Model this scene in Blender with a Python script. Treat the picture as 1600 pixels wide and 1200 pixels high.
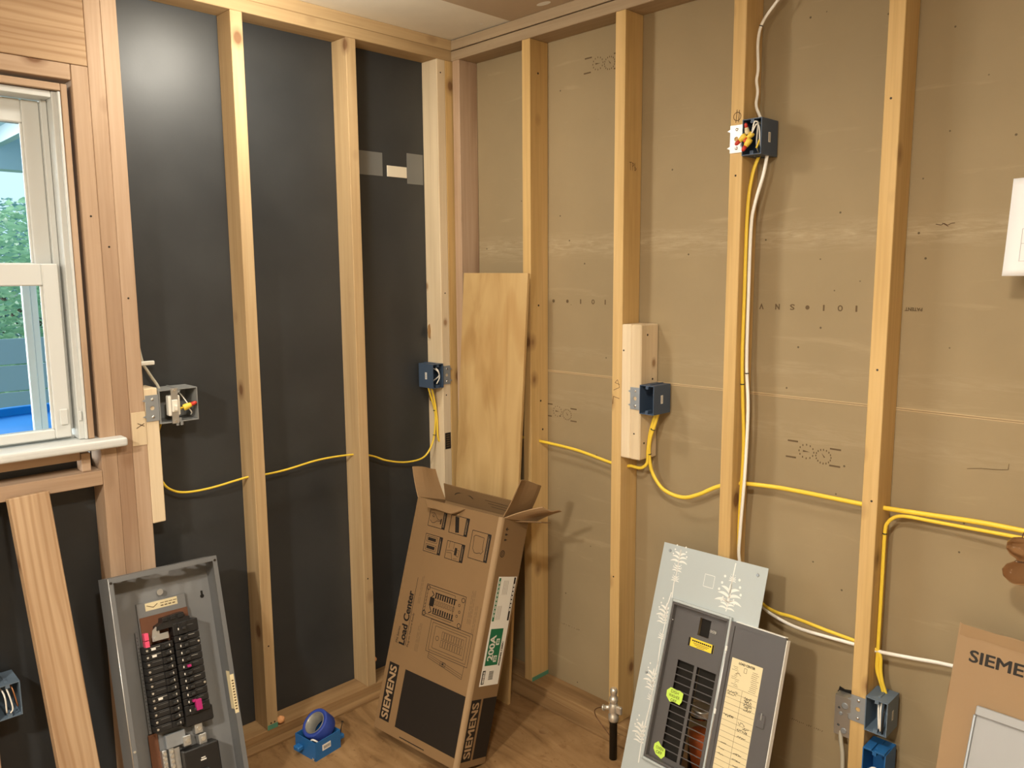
import bpy, bmesh, math, random
from mathutils import Vector, Matrix, noise
random.seed(7)
for o in list(bpy.data.objects): bpy.data.objects.remove(o, do_unlink=True)
SC = bpy.context.scene
COL = SC.collection
PI = math.pi

# ------------------------------------------------------------------ camera
def cam_basis(yaw, pitch, roll):
    f = Vector((-math.sin(yaw)*math.cos(pitch), math.cos(yaw)*math.cos(pitch), -math.sin(pitch)))
    r = Vector((math.cos(yaw), math.sin(yaw), 0)); u = r.cross(f)
    c, s = math.cos(roll), math.sin(roll)
    return c*r+s*u, -s*r+c*u, f
cd = bpy.data.cameras.new('camera'); cam = bpy.data.objects.new('camera', cd); COL.objects.link(cam)
r, u, f = cam_basis(0.792687, 0.137156, -0.007093)
cam.matrix_world = Matrix(((r.x, u.x, -f.x, 2.41122), (r.y, u.y, -f.y, -2.07295), (r.z, u.z, -f.z, 1.53672), (0, 0, 0, 1)))
cd.sensor_width = 36; cd.lens = 1234.64/1600*36; cd.clip_start = .02
SC.camera = cam

# ------------------------------------------------------------------ world, sun, lamps, exposure
w = bpy.data.worlds.new('sky'); SC.world = w; w.use_nodes = True
bg = w.node_tree.nodes['Background']; bg.inputs[0].default_value = (.62, .87, .96, 1); bg.inputs[1].default_value = 1.35
sd = bpy.data.lights.new('daylight', 'SUN'); sd.energy = 7.0; sd.angle = math.radians(50); sd.color = (1, .95, .86)
so = bpy.data.objects.new('daylight', sd); COL.objects.link(so)
so.rotation_euler = Vector((1, .86, -.20)).to_track_quat('-Z', 'Y').to_euler(); so.location = (-3, -4, 3)
vs = SC.view_settings; vs.view_transform = 'Standard'; vs.look = 'None'; vs.gamma = 1; vs.use_curve_mapping = False
vs.exposure = -0.16

# ------------------------------------------------------------------ materials
def mat(name, col, rough=.6, metal=0, spec=.5, trans=0, ior=1.45, emit=None, estr=0, alpha=1):
    m = bpy.data.materials.new(name); m.use_nodes = True
    b = m.node_tree.nodes['Principled BSDF']
    b.inputs['Base Color'].default_value = (*col, 1); b.inputs['Roughness'].default_value = rough
    b.inputs['Metallic'].default_value = metal; b.inputs['Specular IOR Level'].default_value = spec
    b.inputs['Transmission Weight'].default_value = trans; b.inputs['IOR'].default_value = ior
    if emit: b.inputs['Emission Color'].default_value = (*emit, 1); b.inputs['Emission Strength'].default_value = estr
    return m
def nodes(m): return m.node_tree.nodes, m.node_tree.links, m.node_tree.nodes['Principled BSDF']
def coords(N, L, scale, rnd=True, kind='Object'):
    tc = N.new('ShaderNodeTexCoord'); mp = N.new('ShaderNodeMapping'); mp.inputs['Scale'].default_value = scale
    if rnd:
        oi = N.new('ShaderNodeObjectInfo'); mu = N.new('ShaderNodeVectorMath'); mu.operation = 'SCALE'
        cx = N.new('ShaderNodeCombineXYZ')
        for i in range(3): L.new(oi.outputs['Random'], cx.inputs[i])
        L.new(cx.outputs[0], mu.inputs[0]); mu.inputs['Scale'].default_value = 7.0
        ad = N.new('ShaderNodeVectorMath'); ad.operation = 'ADD'
        L.new(tc.outputs[kind], ad.inputs[0]); L.new(mu.outputs[0], ad.inputs[1]); L.new(ad.outputs[0], mp.inputs['Vector'])
    else: L.new(tc.outputs[kind], mp.inputs['Vector'])
    return mp.outputs[0]
def ramp(N, L, fac, stops):
    rp = N.new('ShaderNodeValToRGB'); e = rp.color_ramp.elements
    while len(e) < len(stops): e.new(.5)
    for k, (p, c) in enumerate(stops): e[k].position = p; e[k].color = (*c, 1)
    L.new(fac, rp.inputs[0]); return rp.outputs[0]
def mix(N, L, fac, a, b, mode='MIX'):
    mx = N.new('ShaderNodeMix'); mx.data_type = 'RGBA'; mx.blend_type = mode
    for v, i in ((fac, 0), (a, 6), (b, 7)):
        if hasattr(v, 'node'): L.new(v, mx.inputs[i])
        elif i == 0: mx.inputs[0].default_value = v
        else: mx.inputs[i].default_value = (*v, 1)
    return mx.outputs[2]
def ntex(N, L, vec, scale, detail=5, rough=.55, dist=0):
    t = N.new('ShaderNodeTexNoise'); t.inputs['Scale'].default_value = scale; t.inputs['Detail'].default_value = detail
    t.inputs['Roughness'].default_value = rough; t.inputs['Distortion'].default_value = dist
    L.new(vec, t.inputs['Vector']); return t.outputs[0]
def bump(N, L, b, h, strength=.2, dist=.002):
    bp = N.new('ShaderNodeBump'); bp.inputs['Strength'].default_value = strength; bp.inputs['Distance'].default_value = dist
    L.new(h, bp.inputs['Height']); L.new(bp.outputs[0], b.inputs['Normal'])
def axis_scale(axis, along, cross):
    s = [cross]*3; s['xyz'.index(axis)] = along; return s
def wood(name, c1, c2, c3, axis='z', knot=(.16, .07, .03), knots=1.0, rough=.62, broad=.5, stripes=0):
    m = mat(name, c1, rough, spec=.25); N, L, b = nodes(m)
    v = coords(N, L, axis_scale(axis, .9, 9)); v2 = coords(N, L, axis_scale(axis, 2.5, 90)); vk = coords(N, L, axis_scale(axis, 5.0, 7.5))
    n1 = ntex(N, L, v, 1.0, 4, .5, .6); n2 = ntex(N, L, v2, 1.0, 3, .6, .2)
    base = ramp(N, L, n1, [(.30, c1), (.5, c2), (.72, c3)])
    fine = ramp(N, L, n2, [(.35, tuple(x*.80 for x in (1, .93, .86))), (.6, (1, 1, 1))])
    c = mix(N, L, broad, base, fine, 'MULTIPLY')
    if stripes:
        wv = N.new('ShaderNodeTexWave'); wv.wave_type = 'BANDS'; wv.bands_direction = 'Z' if axis != 'z' else 'Y'; wv.inputs['Scale'].default_value = 1.0
        wv.inputs['Distortion'].default_value = 7.5; wv.inputs['Detail'].default_value = 2; wv.inputs['Detail Scale'].default_value = .7
        L.new(coords(N, L, axis_scale(axis, 2.2, 17)), wv.inputs['Vector'])
        c = mix(N, L, stripes, c, ramp(N, L, wv.outputs[0], [(.0, (.66, .55, .45)), (.45, (1, 1, 1))]), 'MULTIPLY')
    vo = N.new('ShaderNodeTexVoronoi'); L.new(vk, vo.inputs['Vector']); vo.inputs['Scale'].default_value = 1.0
    kf = ramp(N, L, vo.outputs['Distance'], [(.09*knots, (.85, .85, .85)), (.12*knots+.002, (.4, .4, .4)), (.20*knots+.004, (0, 0, 0))])
    c = mix(N, L, kf, c, knot)
    L.new(c, b.inputs['Base Color']); bump(N, L, b, n2, .15, .0015)
    return m
def wood_set(prefix, *a, **k): return {ax: wood(f'{prefix}_{ax}', *a, axis=ax, **k) for ax in 'xyz'}
WOOD = wood_set('framing_lumber', (.52, .345, .14), (.63, .43, .185), (.69, .49, .235))
WOODL = wood_set('framing_lumber_weathered', (.42, .295, .155), (.52, .37, .20), (.58, .43, .25))
WRED = wood_set('old_red_lumber', (.33, .215, .14), (.46, .325, .22), (.53, .39, .28), knots=1.0)
WSTR = wood_set('striped_old_lumber', (.36, .235, .14), (.46, .315, .19), (.53, .38, .24), knots=.8, stripes=.5)
WNEW = wood_set('new_pine', (.66, .53, .35), (.74, .61, .42), (.79, .66, .47), knot=(.30, .16, .07), knots=.55, broad=.3)
WDARK = wood_set('plate_lumber', (.18, .105, .048), (.31, .19, .088), (.42, .27, .13), knots=1.2, stripes=.35)
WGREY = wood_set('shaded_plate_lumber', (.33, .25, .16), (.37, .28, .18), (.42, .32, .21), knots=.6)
def ply(name, axis):
    m = mat(name, (.55, .36, .16), .55, spec=.3); N, L, b = nodes(m)
    v = coords(N, L, axis_scale(axis, 1.6, 7)); n1 = ntex(N, L, v, 1.0, 3, .55, 1.6)
    wv = N.new('ShaderNodeTexWave'); wv.wave_type = 'RINGS'; wv.inputs['Scale'].default_value = 1.1; wv.inputs['Distortion'].default_value = 5
    wv.inputs['Detail'].default_value = 2; L.new(v, wv.inputs['Vector'])
    c = ramp(N, L, n1, [(.3, (.40, .25, .10)), (.5, (.52, .35, .155)), (.72, (.60, .42, .20))])
    g = ramp(N, L, wv.outputs[0], [(0, (.80, .70, .58)), (.35, (1, 1, 1))])
    c = mix(N, L, .55, c, g, 'MULTIPLY'); L.new(c, b.inputs['Base Color']); bump(N, L, b, n1, .08)
    return m
PLY = ply('pine_plywood', 'z')
def floor_mat():
    m = mat('subfloor_plywood', (.4, .24, .11), .7, spec=.2); N, L, b = nodes(m)
    v = coords(N, L, (2.2, 9, 4), rnd=False); n1 = ntex(N, L, v, 1.0, 5, .6, 1.8)
    c = ramp(N, L, n1, [(.28, (.13, .07, .028)), (.46, (.26, .15, .065)), (.7, (.35, .215, .10))])
    v2 = coords(N, L, (5, 5, 5), rnd=False); n2 = ntex(N, L, v2, 1.3, 7, .7, .8)
    st = ramp(N, L, n2, [(.57, (1, 1, 1)), (.68, (.50, .40, .32))])
    c = mix(N, L, .75, c, st, 'MULTIPLY'); n3 = ntex(N, L, v2, 14, 6, .7, .4)
    s3 = ramp(N, L, n3, [(.60, (1, 1, 1)), (.70, (.38, .26, .18))]); c = mix(N, L, .6, c, s3, 'MULTIPLY')
    L.new(c, b.inputs['Base Color']); bump(N, L, b, n2, .25, .003); return m
FLOOR = floor_mat()
def paper_board(name, c, mott=.06, streak=True):
    m = mat(name, c, .75, spec=.2); N, L, b = nodes(m)
    v = coords(N, L, (1, 1, 1), rnd=False); n1 = ntex(N, L, v, 2.2, 6, .6); n2 = ntex(N, L, v, 90, 3, .6)
    col = ramp(N, L, n1, [(.3, tuple(x*(1-mott*1.6) for x in c)), (.7, tuple(min(1, x*(1+mott)) for x in c))])
    if streak:
        v2 = coords(N, L, (1.6, 6, 14), rnd=False); n3 = ntex(N, L, v2, 1.5, 5, .65, .5)
        sf = ramp(N, L, n3, [(.60, (0, 0, 0)), (.78, (.55, .55, .55))])
        col = mix(N, L, sf, col, tuple(min(1, x*1.35+.03) for x in c))
        tz = N.new('ShaderNodeTexCoord'); sz = N.new('ShaderNodeSeparateXYZ'); L.new(tz.outputs['Object'], sz.inputs[0])
        for zc, hw, amt in ((1.635, .05, .60), (1.10, .05, .22), (1.27, .03, .25)):      # scuffed bands of torn paper
            m1 = N.new('ShaderNodeMath'); m1.operation = 'SUBTRACT'; L.new(sz.outputs[2], m1.inputs[0]); m1.inputs[1].default_value = zc
            m2 = N.new('ShaderNodeMath'); m2.operation = 'ABSOLUTE'; L.new(m1.outputs[0], m2.inputs[0])
            m3 = N.new('ShaderNodeMapRange'); L.new(m2.outputs[0], m3.inputs[0]); m3.inputs[1].default_value = hw; m3.inputs[2].default_value = 0; m3.inputs[3].default_value = 0; m3.inputs[4].default_value = amt
            vb = coords(N, L, (3.5, 6, 26), rnd=False); nb_ = ntex(N, L, vb, 1.6+zc, 6, .72, .6); rb = ramp(N, L, nb_, [(.42, (0, 0, 0)), (.66, (1, 1, 1))])
            m4 = N.new('ShaderNodeMath'); m4.operation = 'MULTIPLY'; L.new(m3.outputs[0], m4.inputs[0]); L.new(rb, m4.inputs[1])
            col = mix(N, L, m4.outputs[0], col, (.52, .43, .29))
        vo = N.new('ShaderNodeTexVoronoi'); L.new(v, vo.inputs['Vector']); vo.inputs['Scale'].default_value = 16
        sp = ramp(N, L, vo.outputs['Distance'], [(.035, (1, 1, 1)), (.055, (0, 0, 0))]); col = mix(N, L, sp, col, tuple(x*.35 for x in c))
    L.new(col, b.inputs['Base Color']); bump(N, L, b, n2, .06, .001); return m
DRYWALL = paper_board('gypsum_back_paper', (.325, .252, .148))
ROOMW = mat('painted_wallboard', (.72, .68, .58), .7)
CEILA = paper_board('ceiling_board_lamplit', (.82, .78, .68), streak=False)  # left board: lamplight is put into its paler colour
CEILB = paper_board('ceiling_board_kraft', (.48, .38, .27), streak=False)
def sheathing_mat():
    m = mat('black_sheathing', (.02, .02, .021), .42, spec=.62); N, L, b = nodes(m)
    v = coords(N, L, (1, 1, 1), rnd=False); n1 = ntex(N, L, v, 3.0, 6, .6); n2 = ntex(N, L, v, 120, 3, .6)
    c = ramp(N, L, n1, [(.3, (.026, .029, .032)), (.7, (.040, .043, .045))]); L.new(c, b.inputs['Base Color'])
    rr = ramp(N, L, n1, [(.3, (.40, .40, .40)), (.7, (.50, .50, .50))]); L.new(rr, b.inputs['Roughness'])
    bump(N, L, b, n2, .1, .001); return m
SHEATH = sheathing_mat()
CARD = paper_board('corrugated_cardboard', (.225, .138, .066), .05, streak=False)
CARDIN = paper_board('cardboard_inner', (.31, .20, .105), .05, streak=False)
CARDEDGE = mat('cardboard_crease', (.32, .215, .115), .7)
PRINT = mat('black_print', (.018, .014, .011), .55, spec=.3)
PRINTF = mat('faded_print', (.13, .09, .05), .8, spec=.1)
PENCIL = mat('pencil_mark', (.10, .06, .035), .8, spec=.1)
WHITEPRINT = mat('white_lettering', (.72, .70, .64), .5)
CARDPRINT = mat('kraft_lettering', (.36, .24, .13), .6)
GREENPRINT = mat('green_print', (.012, .16, .07), .45)
LABELW = mat('white_label', (.80, .78, .72), .45)
LABELC = mat('cream_label', (.74, .64, .40), .55)
PAPERW = mat('white_paper', (.85, .85, .86), .6)
VINYL = mat('white_window_paint', (.62, .64, .63), .45)
VINYLB = mat('blue_tinted_vinyl', (.70, .82, .88), .4)
GLASS = mat('window_glass', (.93, .97, 1), .0, spec=.5, trans=1, ior=1.02)
JARGLASS = mat('jar_glass', (.95, .97, .95), .02, trans=1, ior=1.2)
AMBER = mat('amber_glass', (.80, .56, .42), .02, trans=1, ior=1.18)
BLUEP = mat('slate_blue_plastic', (.055, .085, .14), .42)
BLUEB = mat('bright_blue_plastic', (.02, .13, .36), .42)
GREYBLUE = mat('grey_blue_plastic', (.13, .18, .24), .45)
GREYP = mat('grey_plastic', (.24, .25, .25), .5)
STEEL = mat('galvanised_steel', (.62, .63, .63), .35, .85)
STEELD = mat('grey_bracket_steel', (.34, .37, .40), .42, .45)
CHROME = mat('bright_screw', (.80, .79, .76), .25, .9)
YCAB = mat('yellow_cable_jacket', (.86, .62, .06), .42)
WCAB = mat('white_cable_jacket', (.88, .86, .80), .42)
GCAB = mat('grey_cable_jacket', (.50, .47, .38), .5)
BLACKP = mat('black_breaker_plastic', (.016, .015, .015), .38)
BLACKS = mat('black_handle', (.03, .03, .03), .32)
COPPER = mat('copper', (.65, .30, .14), .35, .9)
PANELG = mat('dark_grey_enamel', (.15, .155, .16), .42)
PANELI = mat('grey_enamel', (.20, .203, .205), .5)
DOORG = mat('charcoal_enamel', (.105, .10, .10), .42)
COVERB = paper_board('pale_blue_paint', (.46, .51, .52), .03, streak=False)
WPAINT = mat('white_paint', (.82, .82, .78), .5)
BROWNP = mat('brown_fibre', (.16, .065, .032), .6)
PINK = mat('pink_plastic', (.80, .09, .19), .4)
MAG = mat('magenta_plastic', (.42, .02, .16), .4)
YLAB = mat('yellow_label', (.85, .66, .05), .5)
NEON = mat('neon_sticky_paper', (.60, .85, .12), .6)
ORANGE = mat('orange_filling', (.62, .12, .025), .5)
BRASS = mat('nickel_brass', (.72, .68, .60), .3, .7)
IRON = mat('black_iron', (.03, .024, .018), .5, .4)
TAPEB = mat('blue_painters_tape', (.025, .055, .30), .6)
TAPEC = mat('tape_core', (.27, .26, .23), .35, .3)
GREENT = mat('green_tape', (.10, .30, .20), .6)
FOAM = mat('orange_foam', (.85, .42, .18), .6)
NUTY = mat('yellow_wire_nut', (.85, .62, .08), .4)
NUTR = mat('red_wire_nut', (.60, .05, .03), .4)
COPW = mat('white_wire', (.82, .80, .74), .4)
BLKW = mat('black_wire', (.012, .012, .012), .4)
WHITEDEV = mat('white_device', (.82, .80, .72), .4)
GREYLID = mat('light_grey_enamel', (.34, .345, .35), .42)
TAPEG = mat('grey_foil_tape', (.20, .205, .20), .4, .2)
DAYHOLE = mat('daylit_opening', (.86, .80, .66), .35, .2)
def leaf_mat(name, c):
    m = mat(name, c, .4); N, L, b = nodes(m); t = N.new('ShaderNodeBsdfTranslucent'); t.inputs[0].default_value = (c[0]*1.2, c[1]*1.15, c[2], 1)
    a = N.new('ShaderNodeMixShader'); a.inputs[0].default_value = .45; o = N['Material Output']
    L.new(b.outputs[0], a.inputs[1]); L.new(t.outputs[0], a.inputs[2]); L.new(a.outputs[0], o.inputs[0]); return m
LEAF = leaf_mat('leaf_green', (.26, .46, .33))
LEAF2 = leaf_mat('leaf_dark', (.15, .31, .32))
BARK = mat('bark', (.08, .06, .045), .8)
PORCHW = mat('porch_white', (.62, .78, .88), .6)
FENCE = mat('grey_fence_board', (.42, .52, .58), .7)
POOLB = mat('blue_plastic_tub', (.0, .22, .72), .4)
GRASS = mat('lawn', (.12, .2, .07), .9)
DARKM = mat('dark_gap', (.01, .008, .006), .9)
PIPEY = mat('rust_wire', (.16, .08, .04), .5, .5)
LAMPM = mat('lamp_diffuser', (.9, .88, .8), .4, emit=(1, .86, .62), estr=6)
LAMPB = mat('lamp_base', (.8, .8, .78), .4)

# ------------------------------------------------------------------ mesh helpers
def B(): return bmesh.new()
def box(bm, x0, x1, y0, y1, z0, z1):
    vs_ = [bm.verts.new((x, y, z)) for z in (z0, z1) for y in (y0, y1) for x in (x0, x1)]
    for q in ((0, 2, 3, 1), (4, 5, 7, 6), (0, 1, 5, 4), (1, 3, 7, 5), (3, 2, 6, 7), (2, 0, 4, 6)): bm.faces.new([vs_[i] for i in q])
    return bm
def bevel(bm, off, seg=1):
    bmesh.ops.bevel(bm, geom=list(bm.edges), offset=off, segments=seg, affect='EDGES', profile=.6); return bm
def bbox(x0, x1, y0, y1, z0, z1, off=.0015, seg=1):
    bm = B(); box(bm, x0, x1, y0, y1, z0, z1); return bevel(bm, off, seg)
def frame_of(t):
    t = t.normalized(); a = Vector((0, 0, 1)) if abs(t.z) < .9 else Vector((1, 0, 0))
    s = t.cross(a).normalized(); return s, s.cross(t).normalized()
def smooth_path(pts, n=6):
    P = [Vector(p) for p in pts]; P = [2*P[0]-P[1]]+P+[2*P[-1]-P[-2]]; out = []
    for i in range(1, len(P)-2):
        a, b_, c, d = P[i-1:i+3]
        for k in range(n):
            t = k/n
            out.append(.5*((2*b_)+(c-a)*t+(2*a-5*b_+4*c-d)*t*t+(3*b_-a-3*c+d)*t**3))
    out.append(P[-2]); return out
def tube(bm, pts, rad, n=8, flat=1.0, cap=True, radii=None):
    rings = []; s = None
    for i, p in enumerate(pts):
        p = Vector(p); t = Vector(pts[min(i+1, len(pts)-1)])-Vector(pts[max(i-1, 0)])
        if s is None: s, u_ = frame_of(t)
        else:
            t = t.normalized(); s = (s-t*s.dot(t)).normalized(); u_ = s.cross(t)
        rr = radii[i] if radii else rad
        rings.append([bm.verts.new(p+(s*math.cos(a)*flat+u_*math.sin(a))*rr) for a in (2*PI*k/n for k in range(n))])
    for a, b_ in zip(rings, rings[1:]):
        for k in range(n):
            fc = bm.faces.new((a[k], a[(k+1) % n], b_[(k+1) % n], b_[k])); fc.smooth = True
    if cap: bm.faces.new(rings[0][::-1]); bm.faces.new(rings[-1])
    return bm
def cyl(bm, p0, p1, rad, n=16, r1=None): return tube(bm, [p0, p1], rad, n, radii=[rad, rad if r1 is None else r1])
def lathe(bm, prof, n=24, M=None, cap=True):
    M = M or Matrix.Identity(4); rings = []
    for rr, z in prof: rings.append([bm.verts.new(M @ Vector((rr*math.cos(2*PI*k/n), rr*math.sin(2*PI*k/n), z))) for k in range(n)])
    for a, b_ in zip(rings, rings[1:]):
        for k in range(n):
            fc = bm.faces.new((a[k], a[(k+1) % n], b_[(k+1) % n], b_[k])); fc.smooth = True
    if cap: bm.faces.new(rings[0][::-1]); bm.faces.new(rings[-1])
    return bm
def prism(bm, poly, y0, y1):            # polygon in (x,z), extruded along y
    a = [bm.verts.new((x, y0, z)) for x, z in poly]; b_ = [bm.verts.new((x, y1, z)) for x, z in poly]
    bm.faces.new(a); bm.faces.new(b_[::-1])
    for k in range(len(poly)):
        q = (k+1) % len(poly); bm.faces.new((a[k], b_[k], b_[q], a[q]))
    return bm
def me_of(bm, name, m):
    bmesh.ops.recalc_face_normals(bm, faces=list(bm.faces)); me = bpy.data.meshes.new(name); bm.to_mesh(me); bm.free()
    if m: me.materials.append(m)
    return me
def link(o, parent=None):
    COL.objects.link(o)
    if parent: o.parent = parent
    return o
def obj(name, bm, m, parent=None, loc=None, mw=None):
    me = bm if isinstance(bm, bpy.types.Mesh) else me_of(bm, name, m)
    o = bpy.data.objects.new(name, me); link(o, parent)
    if loc is not None: o.location = loc
    if mw is not None: o.matrix_basis = mw
    return o
def tag(o, label=None, cat=None, group=None, kind=None):
    if label: o['label'] = label
    if cat: o['category'] = cat
    if group: o['group'] = group
    if kind: o['kind'] = kind
    return o
def empty(name, loc=(0, 0, 0), label=None, cat=None, group=None, kind=None, M=None):
    o = bpy.data.objects.new(name, None); COL.objects.link(o); o.empty_display_size = .05
    if M is not None: o.matrix_basis = M
    else: o.location = loc
    return tag(o, label, cat, group, kind)
def cen(name, x0, x1, y0, y1, z0, z1, m, parent=None, off=.0015):
    """box whose object origin is its own base centre"""
    cx, cy = (x0+x1)/2, (y0+y1)/2
    return obj(name, bbox(x0-cx, x1-cx, y0-cy, y1-cy, 0, z1-z0, off), m, parent, (cx, cy, z0))
def circ(cx, cz, rr, n=20): return [(cx+rr*math.cos(2*PI*k/n), cz+rr*math.sin(2*PI*k/n)) for k in range(n)]
def rect(x0, x1, z0, z1): return [(x0, z0), (x1, z0), (x1, z1), (x0, z1)]
def holed(outer, holes, th, name='plate'):
    """plate in local XZ plane with real openings; front at y=0, thickness to +y"""
    cu = bpy.data.curves.new('tmp', 'CURVE'); cu.dimensions = '2D'; cu.fill_mode = 'BOTH'; cu.extrude = th/2
    for poly in [outer]+holes:
        sp = cu.splines.new('POLY'); sp.points.add(len(poly)-1); sp.use_cyclic_u = True
        for k, (x, z) in enumerate(poly): sp.points[k].co = (x, z, 0, 1)
    o = bpy.data.objects.new('tmp', cu); COL.objects.link(o); bpy.context.view_layer.update()
    me = bpy.data.meshes.new_from_object(o.evaluated_get(bpy.context.evaluated_depsgraph_get()))
    bpy.data.objects.remove(o, do_unlink=True); bpy.data.curves.remove(cu)
    me.transform(Matrix(((1, 0, 0, 0), (0, 0, -1, th/2), (0, 1, 0, 0), (0, 0, 0, 1)))); me.name = name; me.materials.clear()
    return me
def put_mat(me, m): me.materials.append(m); return me
def text(name, s, w_, h_, m, parent, o, right, up, bold=.02, lift=.0005, center=True, kind=None):
    """flat lettering fitted to w_ x h_, lower-left (or centre) at o"""
    cu = bpy.data.curves.new('tmp', 'FONT'); cu.body = s; cu.size = 1; cu.resolution_u = 3
    t = bpy.data.objects.new('tmp', cu); COL.objects.link(t); bpy.context.view_layer.update()
    me = bpy.data.meshes.new_from_object(t.evaluated_get(bpy.context.evaluated_depsgraph_get()))
    bpy.data.objects.remove(t, do_unlink=True); bpy.data.curves.remove(cu); me.materials.clear(); me.materials.append(m)
    xs = [v.co.x for v in me.vertices]; ys = [v.co.y for v in me.vertices]
    x0, x1, y0, y1 = min(xs), max(xs), min(ys), max(ys)
    right = Vector(right); up = Vector(up); nrm = right.cross(up)
    for v in me.vertices:
        a = (v.co.x-x0)/(x1-x0)-(.5 if center else 0); c = (v.co.y-y0)/(y1-y0)-(.5 if center else 0)
        v.co = right*(a*w_)+up*(c*h_)
    if bold > .004:
        bm = B(); d = h_*min(bold*3.2, .055)
        for k, (p, q) in enumerate(((0, 0), (1, 0), (-1, 0), (0, .7), (0, -.7), (.7, .5), (-.7, -.5), (.7, -.5), (-.7, .5))):
            n0 = len(bm.verts); bm.from_mesh(me); bm.verts.ensure_lookup_table()
            for v in list(bm.verts)[n0:]: v.co += right*(p*d)+up*(q*d)+nrm*(k*.000004)
        bm.to_mesh(me); bm.free()
    me.name = name; me.update()
    ob = obj(name, me, None, parent, Vector(o)+nrm*lift)
    return ob
def decal(name, polys, m, parent, o, right, up, lift=.0004):
    """flat print: list of polygons in (right, up) coordinates"""
    bm = B(); right = Vector(right); up = Vector(up); nrm = right.cross(up)
    for poly in polys:
        try: bm.faces.new([bm.verts.new(right*a+up*c) for a, c in poly])
        except ValueError: pass
    me = bpy.data.meshes.new(name); bm.to_mesh(me); bm.free(); me.materials.append(m)
    return obj(name, me, None, parent, Vector(o)+nrm*lift)
def stroke(pts, wd):
    """polyline as quads"""
    out = []
    for (a, b_), (c, d) in zip(pts, pts[1:]):
        dx, dy = c-a, d-b_; l = math.hypot(dx, dy) or 1; nx, ny = -dy/l*wd/2, dx/l*wd/2
        out.append([(a+nx, b_+ny), (a-nx, b_-ny), (c-nx, d-ny), (c+nx, d+ny)])
    return out
def outline(x0, x1, z0, z1, wd): return stroke([(x0, z0), (x1, z0), (x1, z1), (x0, z1), (x0, z0)], wd)
def ring(cx, cz, rr, wd, n=16): return stroke([(cx+rr*math.cos(2*PI*k/n), cz+rr*math.sin(2*PI*k/n)) for k in range(n+1)], wd)
def basis(x, y, yaw, lean, roll, z=0):
    return Matrix.Translation((x, y, z)) @ Matrix.Rotation(yaw, 4, 'Z') @ Matrix.Rotation(-lean, 4, 'X') @ Matrix.Rotation(roll, 4, 'Y')

W, D, H = .038, .089, 2.3167
RX, RZ = (1, 0, 0), (0, 0, 1)

# ================================================================== SETTING
# ---- floor
fl = empty('floor', kind='structure')
obj('subfloor', box(B(), -.012, 3.9, -3.9, .012, -.03, 0), FLOOR, fl)
decal('knot', [circ(0, 0, .017)], WDARK['x'], fl, (.703, -.249, 0), RX, (0, 1, 0), .0008)
obj('floor_strip', bbox(.30, 1.9, -.142, -.092, 0, .009, .001), WDARK['x'], fl)
obj('floor_strip', bbox(.092, .128, -1.5, -.35, 0, .008, .001), WDARK['y'], fl)
# ---- ceiling
ce = empty('ceiling', kind='structure')
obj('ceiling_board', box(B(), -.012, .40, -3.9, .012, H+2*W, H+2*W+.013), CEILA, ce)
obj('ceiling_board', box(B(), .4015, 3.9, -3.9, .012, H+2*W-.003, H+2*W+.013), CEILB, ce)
for (x, y, rr, sq) in ((.60, -.135, .028, .5), (.306, -.134, .008, .6)):
    decal('plaster_blob', [circ(0, 0, rr)], WPAINT, ce, (x, y, H+2*W-(.003 if x > .4 else 0)), RX, (0, -sq, 0), .001)
# ---- left wall
wl = empty('wall_left', kind='structure')
bm = B(); WY0, WY1, WZ0, WZ1 = -2.245, -1.384, 1.03, 2.044
for q in ((-3.9, WY0-.0, 0, 2.41), (WY1+.0, .012, 0, 2.41), (WY0, WY1, 0, WZ0), (WY0, WY1, WZ1, 2.41)): box(bm, -.014, 0, *q)
obj('sheathing', bm, SHEATH, wl)
obj('sole_plate', bbox(.0005, D, -3.6, 0, 0, W), WDARK['y'], wl)
for k in range(2):
    obj('top_plate', bbox(.0005, D, -3.6, -.0005, H+k*W+.0003, H+(k+1)*W-.0003), WOODL['y'], wl)
def lstud(y, z0=W, z1=H, m=None, w_=W, label=None, x0=.0005, x1=D):
    o = cen('stud', x0, x1, y, y+w_, z0, z1, m or WOODL['z'], wl)
    if label: o['label'] = label
    return o
lstud(-.938); lstud(-.541)
lstud(-.1565, m=WNEW['z'], label='pale new pine stud near the corner')
lstud(-.1178, w_=.0375, m=WOOD['z'])
lstud(-1.298, m=WRED['z'], w_=.041); lstud(-1.3395, m=WRED['z'], w_=.041)
j = lstud(-1.381, z1=2.085, m=WRED['z'], w_=.041); j.name = 'jack_stud'
lstud(-2.29, m=WRED['z'], z1=2.085); lstud(-2.33, m=WRED['z']); lstud(-1.722, m=WRED['z'], z1=.965)
obj('header', bbox(.004, D, -2.29, -1.3402, 2.0865, H-.0005), WSTR['y'], wl)['label'] = 'broad header beam over the window'
obj('header_trimmer', bbox(.002, D-.002, -2.25, -1.3815, 2.046, 2.0855), WRED['y'], wl)
obj('rough_sill', bbox(.002, D, -2.25, -1.3815, .967, 1.008), WRED['y'], wl)
obj('stool_support', bbox(.004, .075, -2.25, -1.43, 1.042, 1.068), WRED['y'], wl)
obj('sill_block', bbox(.03, .075, -1.428, -1.405, 1.0085, 1.06), WRED['y'], wl)
pt = obj('fresh_cut_patch', bbox(D, D+.0012, -1.296, -1.2575, 1.062, 1.158, .0004), WNEW['z'], wl); pt['label'] = 'pale square where a plate was removed'
decal('pencil_mark', stroke([(0, 0), (.022, .012)], .002)+stroke([(.003, .014), (.022, .004)], .002), PENCIL, wl, (D+.0013, -1.284, 1.112), (0, 1, 0), RZ)
gt = obj('green_tape', bbox(D, D+.0008, -.938, -.901, W, W+.017, .0002), GREENT, wl); gt['label'] = 'green tape at stud foot'
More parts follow.
